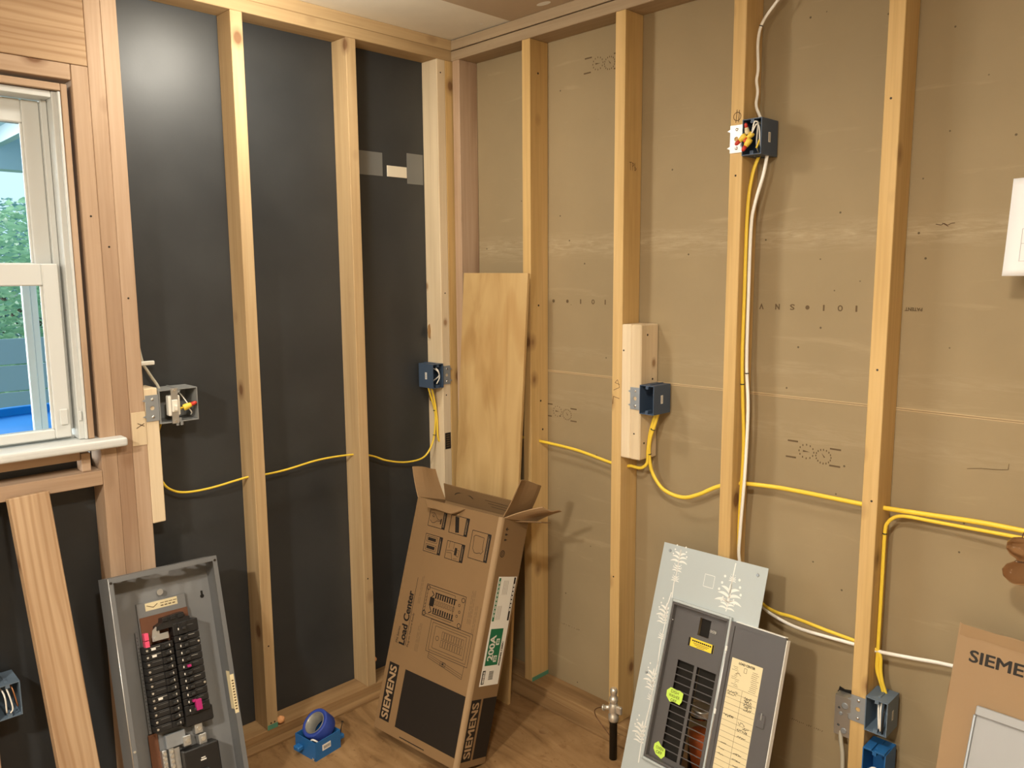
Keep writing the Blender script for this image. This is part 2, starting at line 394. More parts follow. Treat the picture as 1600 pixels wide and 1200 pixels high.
o = obj('black_tag', bbox(D, D+.0008, -.150, -.122, .868, .932, .0002), PRINT, wl); o['label'] = 'black printed lumber tag on the pale stud'
decal('tag_lines', [rect(-.145, -.128, .876+k*.009, .880+k*.009) for k in range(6)], PRINTF, o, (D+.0008, 0, 0), (0, 1, 0), RZ)
# vent hole: tape, and a pale plate coloured like daylight through it
obj('tape_patch', bbox(0, .001, -.445, -.345, 1.893, 1.975, .0003), TAPEG, wl)
obj('tape_patch', bbox(0, .0006, -.235, -.16, 1.875, 1.985, .0002), TAPEG, wl)
vt = obj('daylit_hole_plate', bbox(0, .003, -.326, -.238, 1.894, 1.933, .0005), DAYHOLE, wl); vt['label'] = 'pale plate painted as a daylit hole in the black sheathing'
# ---- right wall
wr = empty('wall_right', kind='structure')
obj('gypsum_board', box(B(), 0, 3.9, .0004, .013, 1.1985, 2.41), DRYWALL, wr)
obj('gypsum_board', box(B(), 0, 3.9, .0004, .013, 0, 1.1925), DRYWALL, wr)
obj('board_backing', box(B(), -.012, 3.9, .0132, .02, 0, 2.41), WDARK['x'], wr)
EDGEP = mat('board_edge_paper', (.50, .37, .21), .7)
for z in (1.1958, 1.1914): obj('board_edge', bbox(.0, 3.9, -.0012, .0004, z, z+.0034, .0003), EDGEP, wr)
obj('sole_plate', bbox(D+.0005, 3.6, -D, 0, 0, W), WDARK['x'], wr)
for k in range(2):
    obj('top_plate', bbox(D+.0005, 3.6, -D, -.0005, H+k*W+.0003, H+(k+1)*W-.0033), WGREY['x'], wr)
def rstud(x, m=None): return cen('stud', x, x+W, -D, -.0005, W, H, m or WOOD['z'], wr)
rstud(.096, WRED['z'])
for x in (.4558, .8532, 1.2501, 1.6523, 2.058): rstud(x)
gt = obj('green_tape', bbox(.4558+W, .4558+W+.0008, -D, -.001, W, W+.016, .0002), GREENT, wr); gt['label'] = 'green tape at stud foot'
# printing on the boards, upside down
for ch, x in zip('VNS\u25c6IOI', (1.313, 1.361, 1.404, 1.447, 1.492, 1.536, 1.578)):
    if ch == '\u25c6': decal('printed_mark', [circ(0, 0, .006, 10)], PRINTF, wr, (x, 0, 1.444), (-1, 0, 0), (0, 0, -1))
    else: text('printed_letter', ch, .012 if ch != 'I' else .003, .015, PRINTF, wr, (x, 0, 1.444), (-1, 0, 0), (0, 0, -1))
for ch, x in zip('\u25c6\u25c6IOI', (.520, .585, .645, .70, .752)):
    if ch == '\u25c6': decal('printed_mark', [circ(0, 0, .006, 10)], PRINTF, wr, (x, 0, 1.445), (-1, 0, 0), (0, 0, -1))
    else: text('printed_letter', ch, .012 if ch != 'I' else .003, .015, PRINTF, wr, (x, 0, 1.445), (-1, 0, 0), (0, 0, -1))
text('printed_word', 'PATENT', .04, .008, PRINTF, wr, (1.717, 0, 1.446), (-1, 0, 0), (0, 0, -1))
def worn_print(x, z, n, seed):
    rd = random.Random(seed); P = []; a = 0
    for k in range(n):
        if rd.random() < .78:
            P += stroke([(a, rd.uniform(-.002, 0)), (a, rd.uniform(.002, .004))], .0016)
            if rd.random() < .6: P += stroke([(a, 0.003), (a+.003, .003)], .0012)
        a += .0055
    decal('worn_printing', P, PRINTF, wr, (x, 0, z), RX, RZ)
worn_print(.562, .26, 16, 3)
def stamp(x, z, s=1.0):
    P = []
    for (a, c) in ((-.062, .024), (-.066, -.022), (.058, .018), (.058, -.028)): P += stroke([(a-.015, c), (a+.015, c)], .0045)
    for cx, cz, n in ((-.022, .0, 12), (.026, -.007, 16)):
        for k in range(n):
            a = 2*PI*k/n; P += stroke([(cx+.021*math.cos(a), cz+.019*math.sin(a)-.0025), (cx+.021*math.cos(a+.02), cz+.019*math.sin(a)+.0025)], .0028)
    P += [[(-.032, .003), (-.032, -.002), (-.012, -.0005)], [(.020, .003), (.028, -.010), (.031, -.008)]]
    decal('printed_stamp', [[(a*s, c*s) for a, c in q] for q in P], PRINTF, wr, (x, 0, z), RX, RZ)
stamp(1.484, 1.049); stamp(.56, 1.052, .95); stamp(.735, 2.21, 1.0)
# pencil marks on studs
decal('pencil_mark', ring(0, 0, .011, .0018, 14)+stroke([(-.004, -.016), (-.001, .018)], .0018)+stroke([(.004, -.016), (.006, .016)], .0018), PENCIL, wr, (1.270, -D, 1.955), RX, RZ)
decal('pencil_mark', stroke([(-.012, -.005), (.012, .006), (.004, .03), (-.006, .02), (.012, .015)], .0016)+stroke([(-.014, -.05), (-.012, -.025), (.012, -.03)], .0018), PENCIL, wr, (.872, -D, 1.175), RX, RZ)
decal('pencil_mark', stroke([(-.018, .012), (-.006, .012)], .0016)+stroke([(-.012, .012), (-.012, -.012)], .0016)+stroke([(-.002, -.012), (-.002, .012), (.006, .006), (-.002, 0)], .0016)+stroke([(.010, .012), (.010, -.012), (.018, -.006), (.010, 0)], .0016), PENCIL, wr, (.8912, -.045, 1.865), (0, 1, 0), RZ)
worn_print(1.45, .255, 18, 8)
decal('scratch_mark', stroke([(-.02, .002), (-.008, -.001), (-.002, .003), (.006, -.002), (.014, .002), (.022, .003)], .0016)+stroke([(-.006, .004), (.008, -.005)], .0012), PENCIL, wr, (1.775, 0, 1.648), RX, RZ)
decal('paper_tear', stroke([(-.04, -.006), (-.01, .0), (.02, .002), (.045, .006), (.046, .02)], .0012), PRINTF, wr, (1.90, 0, 1.075), RX, RZ)
for (z0, z1) in ((1.300, 1.352), (1.055, 1.085)):
    obj('bark_splinter', prism(B(), [(-.006, z0), (.0, z0-.004), (.004, (z0+z1)/2), (.0, z1), (-.007, z1-.006), (-.010, (z0+z1)/2)], -.002, .002), WDARK['z'], wl, (.02, -.160, 0), ).rotation_euler = (0, 0, PI/2)
# ---- rest of the room
ws = empty('wall_side', kind='structure'); obj('wallboard', box(B(), 3.9, 3.92, -3.92, .012, 0, 2.41), ROOMW, ws)
wn = empty('wall_near', kind='structure'); obj('wallboard', box(B(), -.014, 3.9, -3.92, -3.9, 0, 2.41), ROOMW, wn)

# ---- window
win = empty('window_1', (0, -1.815, 1.1), kind='structure')
win['label'] = 'white double-hung window in bare wooden framing'
def wp(name, x0, x1, y0, y1, z0, z1, m, off=.0015, parent=None):
    o = obj(name, bbox(x0, x1, y0+1.815, y1+1.815, z0-1.1, z1-1.1, off), m, parent or win); return o
for (a, b_) in ((-1.4075, -1.3925), (-2.242, -2.2235)): wp('window_jamb', .002, .084, a, b_, 1.10, 2.034, WRED['z'])
wp('window_head_jamb', .002, .084, -2.222, -1.408, 2.016, 2.034, WRED['y'])
for (a, b_) in ((-1.4275, -1.4085), (-2.2215, -2.2025)): wp('window_stop', .0, .072, a, b_, 1.10, 2.014, VINYL)
for (a, b_) in ((-1.4155, -1.4085), (-2.2215, -2.2145)): wp('casing_strip', .072, .0825, a, b_, 1.10, 2.014, VINYL)
wp('window_stop', .0, .072, -2.2015, -1.4285, 1.998, 2.014, VINYL)
for (a, b_) in ((-1.443, -1.4285), (-2.2015, -2.187)): wp('sash_track', -.01, .03, a, b_, 1.125, 1.997, VINYL)
def sash(x0, x1, y0, y1, z0, z1, st, tr, br, name):
    s = wp(name, x0, x1, y0, y0+st, z0, z1, VINYL, .003)
    def sp(nm, *a, m=VINYL, off=.003):
        o = obj(nm, bbox(a[0], a[1], a[2]+1.815, a[3]+1.815, a[4]-1.1, a[5]-1.1, off), m, s); return o
    sp('stile', x0, x1, y1-st, y1, z0, z1); sp('rail', x0, x1, y0+st, y1-st, z1-tr, z1); sp('rail', x0, x1, y0+st, y1-st, z0, z0+br)
    xm = (x0+x1)/2
    sp('glazing_bead', xm+.004, xm+.011, y1-st-.006, y1-st, z0+br, z1-tr, off=.001)
    sp('pane', xm-.002, xm+.002, y0+st, y1-st, z0+br, z1-tr, m=GLASS, off=.0003)
    return s
sash(-.012, .018, -2.186, -1.4435, 1.545, 1.995, .042, .060, .032, 'upper_sash')
ls = sash(.026, .058, -2.2, -1.4405, 1.108, 1.575, .040, .058, .026, 'lower_sash')
obj('sash_tab', bbox(.0585, .064, -1.468+1.815, -1.449+1.815, .044, .086), VINYL, ls)
wp('stop_latch', .072, .078, -1.426, -1.419, 1.152, 1.178, VINYL)
wp('screen_frame', -.03, -.012, -1.513, -1.495, 1.12, 1.54, VINYLB); wp('screen_frame', -.03, -.016, -1.494, -1.478, 1.12, 1.54, VINYLB)
wp('window_sill', -.06, .0255, -2.245, -1.388, 1.07, 1.107, VINYL)
bm = bbox(.026, .132, -2.30+1.815, -1.322+1.815, 1.074-1.1, 1.099-1.1, .008, 3); obj('window_stool', bm, VINYL, win)['label'] = 'white painted stool with rounded nose and horn'

# ================================================================== OUTSIDE
gr = tag(obj('ground', box(B(), -16, -.03, -6, 9, -.45, -.4), GRASS), 'mown lawn beyond the window', kind='structure')
pr = empty('porch_roof', (-1.4, .3, 2.3), 'pale blue-white porch roof with rafters seen through the window', 'porch')
obj('soffit', box(B(), -2.6, 1.3, -1.2, 2.2, .22, .25), PORCHW, pr)
for k in range(4): obj('rafter', bbox(-2.6, 1.3, -1.0+k*.8, -.95+k*.8, .12, .22), PORCHW, pr)
obj('beam', bbox(-2.75, -2.6, -1.2, 2.2, -.02, .24), PORCHW, pr)
obj('fascia', bbox(-2.85, -2.752, -1.3, 2.3, .10, .30), PORCHW, pr)
obj('post', bbox(-2.74, -2.62, 2.05, 2.17, -2.7, -.02), PORCHW, pr)
def tree(name, loc, rx, rz, n, m, label, seed):
    rd = random.Random(seed); t = empty(name, loc, label, 'tree')
    bm = B(); tube(bm, [(0, 0, 0), (.05, .03, rz*.6), (.0, .1, rz*1.2)], .08, 8, radii=[.1, .07, .03])
    for k in range(5):
        a = rd.uniform(0, 2*PI); tube(bm, [(0, 0, rz*.5+k*.15), (math.cos(a)*rx*.6, math.sin(a)*rx*.6, rz*.9+k*.15)], .02, 5, radii=[.03, .01])
    obj('trunk', bm, BARK, t)
    bm = B()
    for k in range(n):
        while True:
            p = Vector((rd.uniform(-1, 1), rd.uniform(-1, 1), rd.uniform(-1, 1)))
            if .25 < p.length < 1: break
        c = Vector((p.x*rx, p.y*rx, rz+p.z*rz*.95)); q = Vector((rd.gauss(0, 1), rd.gauss(0, 1), rd.gauss(0, 1))).normalized(); s, u_ = frame_of(q)
        l = rd.uniform(.028, .062); wv = l*.5
        bm.faces.new([bm.verts.new(c+s*l), bm.verts.new(c+u_*wv+q*.01), bm.verts.new(c-s*l), bm.verts.new(c-u_*wv+q*.01)])
    me = bpy.data.meshes.new('foliage'); bm.to_mesh(me); bm.free(); me.materials.append(m)
    tag(obj('foliage', me, None, t), kind='stuff')
tree('garden_tree', (-6.6, .35, -.4), 1.35, 1.42, 9500, LEAF, 'bright green leafy shrub tree in the upper window pane', 3)
tree('hedge_tree', (-9.8, 1.0, -.4), 1.5, 1.55, 11000, LEAF2, 'dark bluish-green tree behind the brighter shrub', 5)
fe = empty('garden_fence', (-4.2, -.3, -.4), 'grey plank fence seen through the lower window pane', 'fence')
for k in range(7): obj('fence_board', bbox(-.012, .012, -1.0, 1.6, .15+k*.195, .335+k*.195, .003), FENCE, fe)
for y in (-.9, .35, 1.5): obj('fence_post', bbox(-.11, -.02, y, y+.09, 0, 1.62, .004), FENCE, fe)
tb = empty('blue_tub', (-1.9, -.95, -.4), 'bright blue tub outside under the window', 'tub')
bm = B(); lathe(bm, [(.50, 0), (.56, 1.19), (.60, 1.21), (.60, 1.25), (.53, 1.25), (.50, .15)], 36); obj('tub_shell', bm, POOLB, tb)
bm = B(); lathe(bm, [(.0, 1.2), (.52, 1.2), (.52, 1.215), (.0, 1.215)], 36, cap=False); obj('tub_cover', bm, POOLB, tb)

# ================================================================== CEILING LAMPS
def lamp(name, loc, energy, col, label, rad=.13, glow=.12):
    t = empty(name, loc, label, 'lamp', 'ceiling lamps')
    bm = B(); lathe(bm, [(rad*.55, 0), (rad*.6, -.015), (rad*.6, -.02)], 24); obj('lamp_base', bm, LAMPB, t)
    bm = B(); lathe(bm, [(rad*.55, -.021), (rad, -.035), (rad*.95, -.06), (rad*.6, -.078), (.004, -.085)], 28); obj('lamp_shade', bm, LAMPM, t)
    ld = bpy.data.lights.new(name+'_light', 'AREA'); ld.shape = 'DISK'; ld.size = rad*1.5; ld.energy = energy; ld.color = col
    lo = bpy.data.objects.new(name+'_light', ld); link(lo, t); lo.location = (0, 0, -.092)
    lb = bpy.data.lights.new(name+'_glow', 'POINT'); lb.energy = glow; lb.color = col; lb.shadow_soft_size = .05
    l2 = bpy.data.objects.new(name+'_glow', lb); link(l2, t); l2.location = (0, 0, -.14)
lamp('ceiling_lamp', (.47, -.96, H+2*W-.004), 6, (1, .93, .80), 'round flush ceiling lamp near the window wall', glow=12)
lamp('ceiling_lamp', (2.05, -1.75, H+2*W-.004), 36, (1, .89, .73), 'round flush ceiling lamp in the middle of the room', glow=9)
lamp('ceiling_lamp', (1.65, -3.20, H+2*W-.004), 78, (1, .92, .79), 'round flush ceiling lamp at the near end of the room', glow=16)

# ================================================================== BLOCKING fixed to the walls
for x in (.8916, .9300):
    o = cen('blocking', x, x+.0375, -.0905 if x < .92 else -.092, -.002, .957, 1.382, WNEW['z'], wr, .003); o['label'] = 'short pale new pine block beside a stud'
o = cen('blocking', .002, D+.0005, -1.2565, -1.2195, .826, 1.222, WNEW['z'], wl, .002); o['label'] = 'pale new pine strip beside the window studs'
# nail heads and knots on studs
def dots(parent, axis, pts, rr=.0028, m=None):
    for p in pts:
        bm = B()
        if axis == 'y': cyl(bm, (0, .0004, 0), (0, -.0006, 0), rr, 10)
        else: cyl(bm, (-.0004, 0, 0), (.0006, 0, 0), rr, 10)
        obj('nail_head', bm, m or IRON, parent, p)
dots(wr, 'y', [(1.668, -D, 1.94), (1.672, -D, 1.30), (1.676, -D, .97), (.868, -D, .55), (.90, -.0905, 1.30), (.945, -.092, 1.04), (1.27, -D, 1.80)])
dots(wl, 'x', [(D, -.925, .06), (D, -.912, .06), (D, -.14, 1.08), (D, -.137, 1.47), (D, -.14, 2.27), (D, -.92, .33), (D, -.525, .45), (D, -1.36, 1.70), (D, -1.32, 1.62), (D, -1.28, 1.48)])
dots(wr, 'x', [(.9675, -.06, 1.35), (.9675, -.03, 1.21), (.9675, -.07, 1.01), (.4942, -.03, .985), (.4942, -.04, 1.09), (.4942, -.05, 1.43), (.4942, -.05, 2.21)], .0035)

# loose 2x4 leaning under the window
a0, a1 = Vector((.268, -1.527, .0)), Vector((.110, -1.573, 1.0)); z_ = (a1-a0).normalized()
y_ = Vector((0, 1, 0)); x_ = y_.cross(z_).normalized(); y_ = z_.cross(x_)
M = Matrix(((x_.x, y_.x, z_.x, a0.x), (x_.y, y_.y, z_.y, a0.y), (x_.z, y_.z, z_.z, a0.z), (0, 0, 0, 1)))
lb = obj('loose_lumber', bbox(-.019, .019, -.046, .046, .002, .995, .002), WSTR['z'], mw=M)
tag(lb, 'loose reddish two-by-four leaning on the rough sill below the window', 'lumber')

# ================================================================== PLYWOOD SHEET
M = basis(.165, -.212, .0, .064, .008)
pw = obj('plywood_sheet', bbox(0, .332, -.006, .006, 0, 1.548, .001), PLY, mw=M)
tag(pw, 'tall narrow pine plywood sheet standing in the corner behind the open carton', 'plywood')

# ================================================================== OUTLET BOXES
def outlet_box(label, origin, rotz, w_, h_, d_, m, side=-1, bracket=True, bm_mat=None, group='outlet boxes fixed to the studs', name='outlet_box', sticker=True, lip=.006):
    """local: opening faces -Y, box spans x 0..w (away from its stud), z centred; bracket on the stud front"""
    t = empty(name, label=label, cat='outlet box', group=group, M=Matrix.Translation(origin) @ Matrix.Rotation(rotz, 4, 'Z'))
    x0, x1 = (0.0006, w_) if side < 0 else (-w_, -.0006)
    h2 = h_/2; th = .0024; bm = B()
    box(bm, x0, x1, d_-th, d_, -h2, h2); box(bm, x0, x0+th, -lip, d_-th, -h2, h2); box(bm, x1-th, x1, -lip, d_-th, -h2, h2)
    box(bm, x0+th, x1-th, -lip, d_-th, -h2, -h2+th); box(bm, x0+th, x1-th, -lip, d_-th, h2-th, h2)
    obj('box_shell', bm, m, t)
    xm = (x0+x1)/2
    for s in (-1, 1):
        bm = B(); box(bm, xm-.005, xm+.005, -lip+.001, .02, s*(h2-th)-(.009 if s > 0 else 0), s*(h2-th)+(.009 if s < 0 else 0)); o = obj('screw_boss', bm, m, t)
        bm = B(); box(bm, xm-.003, xm+.003, .012, d_-.004, s*(h2+.0012)-.0012, s*(h2+.0012)+.0012); obj('rib', bm, m, t)
    if bracket:
        b0, b1 = (-.037, .0) if side < 0 else (.0, .037)
        zz = h2*.77
        me = put_mat(holed(rect(b0, b1, -zz, zz), [circ((b0+b1)/2, 0, .0062), circ((b0+b1)/2+.001, zz*.68, .0022, 10), circ((b0+b1)/2+.001, -zz*.68, .0022, 10)], .0012, 'bracket'), bm_mat or STEELD)
        br = obj('bracket', me, None, t, (0, -.0028, 0))
        for s in (-1, 1):
            e0 = b0 if side < 0 else b1; d0 = -1 if side < 0 else 1
            obj('bracket_tooth', prism(B(), [(e0, s*zz*.62-.004), (e0+d0*.009, s*zz*.62), (e0, s*zz*.62+.004)], -.0028, -.0016), bm_mat or STEELD, br, (0, .0028, 0))
            bm = B(); lathe(bm, [(.0042, 0), (.0042, .0012), (.002, .0022)], 12, Matrix.Rotation(PI/2, 4, 'X')); obj('screw', bm, CHROME, br, ((b0+b1)/2+.001, .0, s*zz*.68))
    if sticker:
        xs = x1 if side < 0 else x0
        s = 1 if side < 0 else -1
        st = obj('barcode_sticker', bbox(min(xs, xs+s*.0004), max(xs, xs+s*.0004), d_*.38, d_*.52, -.013, .013, .0001), LABELW, t)
        decal('barcode', [rect(-.0025, .0025, -.009+k*.0036, -.0075+k*.0036) for k in range(6)], PRINTF, st, (xs+s*.0004, d_*.45, 0), (0, s, 0), RZ, .0002)
    return t
def wires(t, items, parent_name='wire'):
    for pts, rad, m in items: obj(parent_name, tube(B(), smooth_path(pts, 5), rad, 6), m, t)
def wire_nut(t, p, d, s=1.0, body=None, tip=None):
    d = Vector(d).normalized(); q = d.to_track_quat('Z', 'Y').to_matrix().to_4x4(); q.translation = Vector(p)
    bm = B(); lathe(bm, [(.0058*s, 0), (.0066*s, .004*s), (.0058*s, .010*s), (.0045*s, .016*s)], 8, q); o = obj('wire_nut', bm, body or NUTY, t)
    bm = B(); lathe(bm, [(.0042*s, .0155*s), (.0038*s, .024*s), (.0018*s, .027*s)], 8, q); obj('nut_tip', bm, tip or NUTR, o)

bA = outlet_box('dark blue outlet box high on a stud with red and yellow wire nuts', (1.2886, -D, 1.896), 0, .057, .094, .082, BLUEP, bm_mat=STEEL)
wires(bA, [([(.02, .06, -.045), (.03, .02, -.02), (.04, .004, .02), (.045, -.004, .034), (.038, -.010, .036), (.03, -.006, .015)], .0022, COPW),
           ([(.035, .06, -.045), (.046, .01, -.02), (.048, -.002, .02), (.043, -.008, .030), (.032, -.012, .008)], .0022, COPW),
           ([(.03, .06, -.044), (.05, .03, -.03), (.05, .01, .0), (.04, .0, -.03)], .003, YCAB), ([(.02, .05, .04), (.02, .01, .03), (.014, -.004, .005)], .002, BLKW)])
wire_nut(bA, (.016, -.004, .008), (-.1, -.25, .9), 1.1, LABELC, NUTR)
wire_nut(bA, (.012, -.006, .006), (-.75, -.3, -.7), 1.35)
wire_nut(bA, (.026, -.008, -.006), (-.45, -.3, -.85), 1.35)
wire_nut(bA, (.030, -.002, .010), (-.5, -.3, -.6), 1.2)
bB = outlet_box('dark blue outlet box on the pale double blocking', (.9678, -.0925, 1.153), 0, .054, .090, .082, BLUEP)
wires(bB, [([(.03, .07, .038), (.035, .03, .036), (.045, .01, .026), (.050, -.002, .018)], .0018, COPPER), ([(.02, .07, .03), (.03, .03, .03), (.048, .01, .01)], .0022, COPW)])
bC = outlet_box('dark blue outlet box on the pale corner stud', (D, -.1568, 1.158), PI/2, .052, .092, .080, BLUEP, side=1)
wires(bC, [([(-.02, .06, -.044), (-.03, .02, -.02), (-.02, -.002, .0), (-.024, -.004, .02), (-.03, .004, .03)], .0022, COPW), ([(-.03, .05, .03), (-.028, -.001, .022), (-.018, -.003, -.005), (-.03, .0, -.03)], .0022, COPW)])
bD = outlet_box('grey two-gang outlet box holding a white switch beside the window studs', (D+.0006, -1.2188, 1.165), PI/2, .1125, .098, .082, GREYP, sticker=False)
bE = outlet_box('grey-blue outlet box low on the right-hand stud with two white wires', (1.6906, -D, .412), 0, .056, .092, .070, GREYBLUE, bm_mat=STEELD)
wires(bE, [([(.022, .05, .04), (.028, .01, .025), (.036, -.004, -.03)], .0021, COPW), ([(.030, .05, .04), (.034, .01, .025), (.040, -.004, -.035)], .0021, COPW), ([(.035, .05, .04), (.042, .01, .01), (.044, -.002, -.042)], .0024, BLKW)])
bF = outlet_box('bright blue remodel box just below the grey-blue outlet box', (1.6906, -D, .268), 0, .058, .098, .066, BLUEB, bracket=False, sticker=False)
bm = B(); 
for (x0, x1) in ((.004, .024), (.032, .056)): box(bm, x0, x1, -.010, .03, .0505, .0545)
obj('mounting_ear', bm, BLUEB, bF)
wires(bF, [([(.012, .03, -.045), (.014, -.004, -.02), (.022, -.008, .0), (.036, -.004, .004), (.046, .0, -.02)], .0022, COPW), ([(.03, .03, -.045), (.03, .0, -.03), (.04, .0, -.04)], .0022, COPW)])
bG = outlet_box('blue outlet box at the lower left with bare copper wires', (D, -1.6825, .436), PI/2, .057, .094, .080, GREYBLUE)
wires(bG, [([(.02, .06, .04), (.028, .01, .03), (.036, -.004, -.02), (.030, -.004, -.034)], .0021, COPW), ([(.03, .06, .04), (.040, .01, .03), (.048, -.004, -.022)], .0021, COPPER), ([(.01, .06, .04), (.02, .0, .02), (.022, -.004, -.03)], .0021, COPW)])
# switch in the grey box
sw = empty('light_switch', (0, 0, 0)); sw.parent = bD; sw.location = (.044, -.006, 0)
for nm in ('x',): pass
obj('yoke', put_mat(holed(rect(-.010, .010, -.052, .052), [circ(0, .046, .002, 8), circ(0, -.046, .002, 8)], .0014), STEEL), None, sw, (0, -.001, 0))
obj('switch_body', bbox(-.017, .017, .001, .024, -.030, .030, .003), WHITEDEV, sw)
obj('switch_face', bbox(-.0085, .0085, -.004, .001, -.018, .018, .0015), WHITEDEV, sw)
bm = bbox(-.004, .004, -.013, -.004, -.013, .002, .0012); obj('toggle', bm, WHITEDEV, sw)
for s in (-1, 1):
    bm = B(); cyl(bm, (0, -.001, s*.046), (0, -.0035, s*.046), .0036, 12); obj('screw', bm, CHROME, sw)
    bm = bbox(.030+.018*s, .040+.018*s, -.008, .004, -.059, -.049, .001) if False else bbox(.006*s-.004+.012, .006*s+.004+.012, 0, .004, -.060, -.049, .001)
    obj('plaster_ear', bm, GREYP, sw)
wires(bD, [([(.07, .06, .04), (.072, .02, .03), (.082, .0, .005), (.09, -.002, -.012)], .0018, COPW), ([(.055, .02, -.005), (.066, .004, -.010), (.075, -.002, -.004)], .0026, YCAB), ([(.055, .02, -.02), (.066, .008, -.014), (.075, .002, -.006)], .0026, YCAB), ([(.086, .0, -.012), (.096, .004, -.026), (.1, .02, -.036)], .0020, COPW)])
wire_nut(bD, (.070, -.002, -.010), (.9, -.2, .35), 1.5)
# metal box left of the right-hand stud
mb = empty('metal_box', (1.6515, -.004, .345), 'old galvanised metal outlet box behind the right-hand stud', 'outlet box')
obj('box_shell', put_mat(holed(rect(-.062, 0, -.058, .055), [circ(-.05, .02, .0035, 10), circ(-.05, -.03, .0035, 10)], .028), STEEL), None, mb, (0, -.03, 0))
for (x, z, rr) in ((-.035, .03, .009), (-.018, .005, .008), (-.045, .005, .005), (-.035, -.042, .008), (-.014, -.044, .007), (-.016, .035, .005)):
    bm = B(); lathe(bm, [(rr, 0), (rr, .0012), (rr*.8, .0016)], 14, Matrix.Translation((x, -.03, z)) @ Matrix.Rotation(PI/2, 4, 'X')); obj('knockout', bm, STEELD, mb)
decal('ragged_cut', [[(-.065, .064), (-.05, .060), (-.03, .064), (-.002, .061), (-.002, .052), (-.068, .05)], [(-.07, .05), (-.062, .05), (-.062, -.06), (-.068, -.055)]], DARKM, mb, (0, .0035, 0), RX, RZ)

# ================================================================== CABLES
def cable(label, pts, m, rad=.0052, flat=.72, ties=(), group='electrical cables', n=6):
    pp = smooth_path(pts, n); o = obj('electrical_cable', tube(B(), pp, rad, 10, flat), m)
    tag(o, label, 'cable', group)
    for i in ties:
        p = Vector(pp[i]); t = (Vector(pp[i+1])-Vector(pp[i-1])).normalized()
        obj('cable_staple', tube(B(), [p-t*.0012, p+t*.0012], rad*1.25, 8), BLKW, o)
    return o
cable('yellow cable sagging from the window switch through two studs to the corner box', [(.03, -1.19, 1.118), (.02, -1.207, 1.05), (.022, -1.207, .97), (.038, -1.203, .930), (.045, -1.182, .904), (.045, -1.14, .888), (.045, -1.06, .886), (.045, -.937, .898), (.045, -.871, .895), (.045, -.796, .898), (.045, -.674, .910), (.045, -.537, .905), (.045, -.463, .888), (.045, -.394, .858), (.045, -.306, .837), (.046, -.222, .843), (.048, -.178, .897), (.05, -.1655, .975), (.05, -.168, 1.02), (.05, -.185, 1.075), (.045, -.194, 1.115)], YCAB, .0048, ties=(108, 98))
cable('short yellow cable dropping from the corner box into the pale stud', [(.055, -.186, 1.115), (.055, -.172, 1.06), (.058, -.164, .99), (.06, -.1635, .93), (.06, -.158, .90), (.06, -.14, .89)], YCAB, .0046)
cable('yellow cable from behind the plywood to the blocking box', [(.22, -.045, .945), (.47, -.045, .946), (.493, -.045, .944), (.665, -.045, .938), (.811, -.045, .919), (.872, -.045, .915), (.905, -.055, .924), (.95, -.062, .926), (.973, -.06, .945), (.9755, -.06, .985), (.977, -.055, 1.03), (.985, -.05, 1.075), (.995, -.045, 1.112)], YCAB, .0052)
cable('long yellow cable from the blocking box along the gypsum wall to the right', [(1.006, -.05, 1.112), (.994, -.052, 1.07), (.979, -.055, 1.02), (.978, -.055, .965), (.989, -.05, .912), (1.032, -.05, .868), (1.101, -.05, .857), (1.16, -.05, .879), (1.217, -.05, .912), (1.283, -.045, .934), (1.38, -.042, .943), (1.47, -.045, .946), (1.628, -.045, .945), (1.686, -.045, .946), (1.794, -.045, .951), (1.905, -.047, .957), (1.996, -.047, .957), (2.05, -.047, .955), (2.15, -.045, .955)], YCAB, .0062, ties=(8, 17))
cable('yellow cable looping down the right-hand stud to the grey-blue box', [(2.15, -.052, .940), (2.05, -.055, .941), (1.997, -.058, .943), (1.93, -.054, .941), (1.866, -.047, .938), (1.80, -.045, .9365), (1.75, -.045, .936), (1.722, -.045, .93), (1.702, -.045, .910), (1.6965, -.045, .88), (1.6965, -.045, .766), (1.6965, -.045, .645), (1.6965, -.045, .56), (1.697, -.045, .515), (1.706, -.043, .485), (1.716, -.042, .455)], YCAB, .0046, ties=(54,))
cable('yellow cable down the middle stud then across to the right-hand stud', [(1.318, -.05, 1.855), (1.305, -.062, 1.80), (1.296, -.066, 1.70), (1.295, -.066, 1.461), (1.295, -.066, 1.30), (1.297, -.06, 1.19), (1.302, -.055, 1.045), (1.297, -.055, .85), (1.297, -.05, .72), (1.325, -.046, .635), (1.376, -.045, .594), (1.42, -.045, .583), (1.467, -.045, .584), (1.558, -.045, .577), (1.633, -.045, .573), (1.688, -.045, .568), (1.703, -.045, .553), (1.706, -.045, .515), (1.712, -.045, .485), (1.722, -.043, .455)], YCAB, .0050, ties=(28,))
cable('white cable down the middle stud then across behind the leaning carton sheet', [(1.338, -.045, 1.856), (1.332, -.052, 1.80), (1.312, -.058, 1.72), (1.305, -.060, 1.653), (1.3045, -.060, 1.461), (1.306, -.060, 1.282), (1.315, -.06, 1.156), (1.312, -.06, .971), (1.303, -.06, .797), (1.303, -.058, .71), (1.33, -.05, .63), (1.377, -.045, .583), (1.44, -.045, .563), (1.505, -.045, .557), (1.633, -.045, .5625), (1.694, -.045, .564), (1.772, -.045, .574), (1.855, -.042, .585), (1.95, -.03, .585), (2.05, -.03, .585)], WCAB, .0050, ties=(31,))
